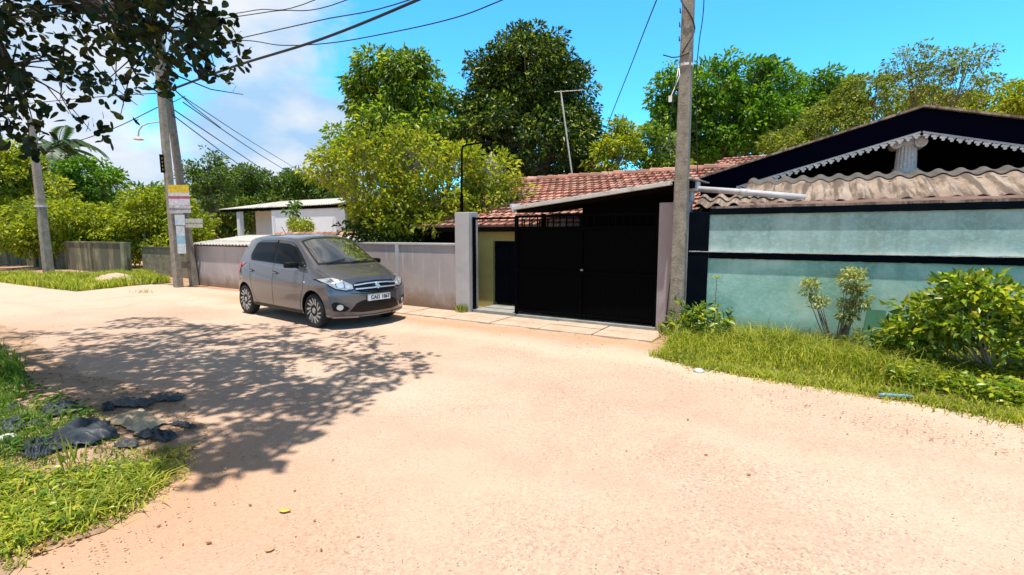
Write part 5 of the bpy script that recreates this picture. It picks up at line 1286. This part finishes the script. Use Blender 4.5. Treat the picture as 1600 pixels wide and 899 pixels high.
pls = patchy('black_plastic', (.02,.026,.034), (.05,.058,.068), 8, .5, .2, 40); pls2 = patchy('dusty_plastic', (.04,.045,.052), (.13,.115,.10), 8, .6, .2, 40); sack = patchy('sand_sack', (.42,.31,.19), (.56,.44,.29), 6, .9, .5, 40)
crumple('long dark plastic strip, topmost of the torn pieces', 205, 634, .52, .24, .10, pls2, 3, rz=.4)
crumple('black plastic scrap lying right at the dirt edge', 245, 686, .42, .16, .09, pls, 5, rz=.3)
crumple('large folded black plastic standing up in the grass', 135, 685, .62, .36, .15, pls, 8)
crumple('blue black plastic piece at the left picture edge', 25, 668, .5, .35, .10, pls, 11)
crumple('dusty plastic patch behind the folded black one', 95, 645, .40, .3, .10, pls, 13)
crumple('dark plastic piece between the left edge and folded one', 70, 702, .5, .3, .09, pls, 17)
crumple('thin grey plastic flap furthest toward the road', 262, 625, .38, .22, .06, pls2, 21, rz=.5)
crumple('small torn plastic strip close behind the sandy sack', 168, 640, .26, .12, .07, pls, 31, rz=-.3)
crumple('narrow black plastic ribbon between sack and road', 285, 668, .30, .07, .05, pls, 37, rz=.2)
crumple('crumpled plastic bit half buried left of the folded sheet', 60, 715, .22, .16, .09, pls, 41)
crumple('flat dusty plastic bit above the left stone', 20, 640, .34, .18, .06, pls2, 43)
crumple('small grey plastic bit at the front of the debris', 200, 700, .20, .12, .07, pls2, 47, rz=.5)
crumple('sandy coloured burst sack among the black plastic', 215, 662, .75, .36, .07, sack, 23, 'sack', 'burst sack')
crumple('small dark crust of bark in the sunlit grass', 165, 778, .20, .09, .035, mat('dark_bark', (.03,.018,.012), .9), 29, 'bark_piece', 'bark pieces')
mb = MB(); c = gnd(12, 690); mb.lathe([(.02,0),(.05,.01),(.065,.03),(.04,.055),(.01,.06)], 10, c); o = obj('stone', mb, M['column'], smooth=True); tag(o, 'pale rounded stone at the left edge among plastic', 'stone')
c = gnd(1092, 581); bw = MB(); bw.lathe([(.062,.0),(.066,.004),(.056,.022),(.040,.036),(.022,.041),(.001,.042)], 24, c); o = obj('bowl', bw, M['pvc'], smooth=True); tag(o, 'white upturned plastic bowl at the grass edge', 'bowl')
c = gnd(1400, 623); mb = MB(); X = RT*.9-FH*.2; X.normalize()
mb.tube([c-X*.16+UPV*.03, c-X*.10+UPV*.03, c+X*.02+UPV*.032, c+X*.10+UPV*.03, c+X*.13+UPV*.03, c+X*.16+UPV*.03], [.012,.02,.017,.02,.010,.010], 12); o = obj('plastic_bottle', mb, mat('blue_plastic', (.12,.30,.42), .4), smooth=True); tag(o, 'crushed blue plastic bottle at the grass edge', 'bottle')
# heap of rubble in the distant grass
c = gnd(182, 441); mb = MB()
rows = []
for i in range(7):
    a = i/6; rows.append([(c.x+math.cos(t)*1.5*(1-a)**.7*(1+.15*math.sin(3*t+i)), c.y+math.sin(t)*.8*(1-a)**.7, .30*a+.03*math.sin(5*t+i*2)) for t in np.linspace(0,2*math.pi,25)])
mb.grid(rows); o = obj('sand_heap', mb, M['slab'], smooth=True); tag(o, 'pale sand heap in the grass before the low wall', 'heap')
# fallen leaves
fl_m = [mat('dry_leaf_yellow', (.62,.42,.08), .7), mat('dry_leaf_brown', (.25,.11,.04), .8), mat('dry_leaf_tan', (.48,.30,.14), .8)]
def fallen(px, py, s, m, rz, label, grp='fallen leaves on the road'):
    c = gnd(px, py); mb = MB(); n = 8; out = []
    for i in range(n+1):
        t = i/n; w_ = s*.26*math.sin(math.pi*min(1,t*1.02))**.8; row = []
        for j in (-1,0,1): x = (t-.5)*s; y = j*w_; row.append((c.x+x*math.cos(rz)-y*math.sin(rz), c.y+x*math.sin(rz)+y*math.cos(rz), .006+abs(j)*s*.10+.10*s*(t-.5)**2*4*.5))
        out.append(row)
    mb.grid(out, (0,0,.0015)); o = obj('fallen_leaf', mb, m, smooth=True); tag(o, label, 'leaf', grp); return o
fallen(445, 801, .075, fl_m[0], .5, 'big yellow leaf on the sandy road in the foreground')
fallen(422, 862, .05, fl_m[2], 1.2, 'tan leaf below the yellow one in the foreground')
fallen(150, 790, .10, fl_m[1], .2, 'curled brown leaf at the lower left grass edge')
fallen(60, 862, .08, fl_m[1], 2.0, 'dark leaf nearest the lower left corner')
fallen(1072, 536, .10, fl_m[0], .3, 'yellow leaf on the slabs left of the grass tip')
for k in range(46):
    px, py = random.choice([(random.uniform(280,560), random.uniform(700,890)), (random.uniform(620,1020), random.uniform(500,560)), (random.uniform(60,330), random.uniform(590,720)), (random.uniform(900,1500), random.uniform(620,760)), (random.uniform(20,300), random.uniform(780,890))])
    fallen(px, py, random.uniform(.014,.034), random.choice(fl_m[1:]), random.uniform(0,6), 'small dry brown leaf scrap lying on the ground', 'small dry leaf scraps')

# ------------------------------------------------------------------ loose leaf litter on the verge soil, gravel chips on the road
def flakes(name, label, pts, smin, smax, m, up=.35, cat='litter'):
    n = len(pts); P = np.array([(x, y, .014+random.random()*.012) for x, y in pts]); Dr = unit(n); Dr[:,2] *= .12; Nn = unit(n)*up; Nn[:,2] += 1
    V, F = leaves_np(P, Dr, Nn, rng.uniform(smin, smax, n)*rng.uniform(.5,1,n), .5, .12); o = npmesh(name, V, F, m, None, (float(P[:,0].mean()), float(P[:,1].mean()), 0)); tag(o, label, cat, kind='stuff'); return o
lit = leafmat('dead_leaves', (.09,.045,.02), (.28,.15,.07), (.50,.34,.16), .1, .8, .2, .7)
zone = [(-120,520),(40,535),(110,585),(190,600),(290,630),(330,672),(310,710),(270,750),(200,805),(120,850),(40,880),(-120,900)]
P2 = [tuple(gnd(*p)[:2]) for p in sample(zone, 2600)]
flakes('leaf_litter', 'brown dead leaf litter strewn over the left verge soil', P2, .015, .06, lit, .5)
P2 = [tuple(gnd(px+random.gauss(0,28), py+random.gauss(0,14))[:2]) for px, py in sample([(40,500),(130,570),(240,600),(330,640),(350,690),(300,760),(200,830),(60,899),(150,899),(330,770),(400,690),(360,620),(240,580),(160,560),(80,490)], 420)]
flakes('leaf_litter', 'small dry bits spilling from the left verge onto the road', P2, .008, .028, lit, .5)
P2 = [tuple(gnd(*p)[:2]) for p in sample([(620,490),(1020,530),(1040,565),(1250,610),(1600,690),(1600,720),(1200,640),(900,560),(620,515)], 700)]
flakes('leaf_litter', 'tiny dry bits gathered along the road edge by the gate and grass', P2, .010, .035, lit, .5)
chips = []
for k in range(1500):
    px, py = random.uniform(250,1600), 500+399*random.random()**.6
    q = gnd(px, py)
    if q.y < 7.3 and q.y < 6.0+max(0,-q.x)*.2: chips.append((q.x, q.y))
flakes('gravel', 'loose dark gravel chips scattered over the sandy road', chips, .006, .017, leafmat('gravel_chip', (.10,.07,.06), (.25,.17,.13), (.45,.36,.28), 0, .9, .1, .8), .9, 'gravel')
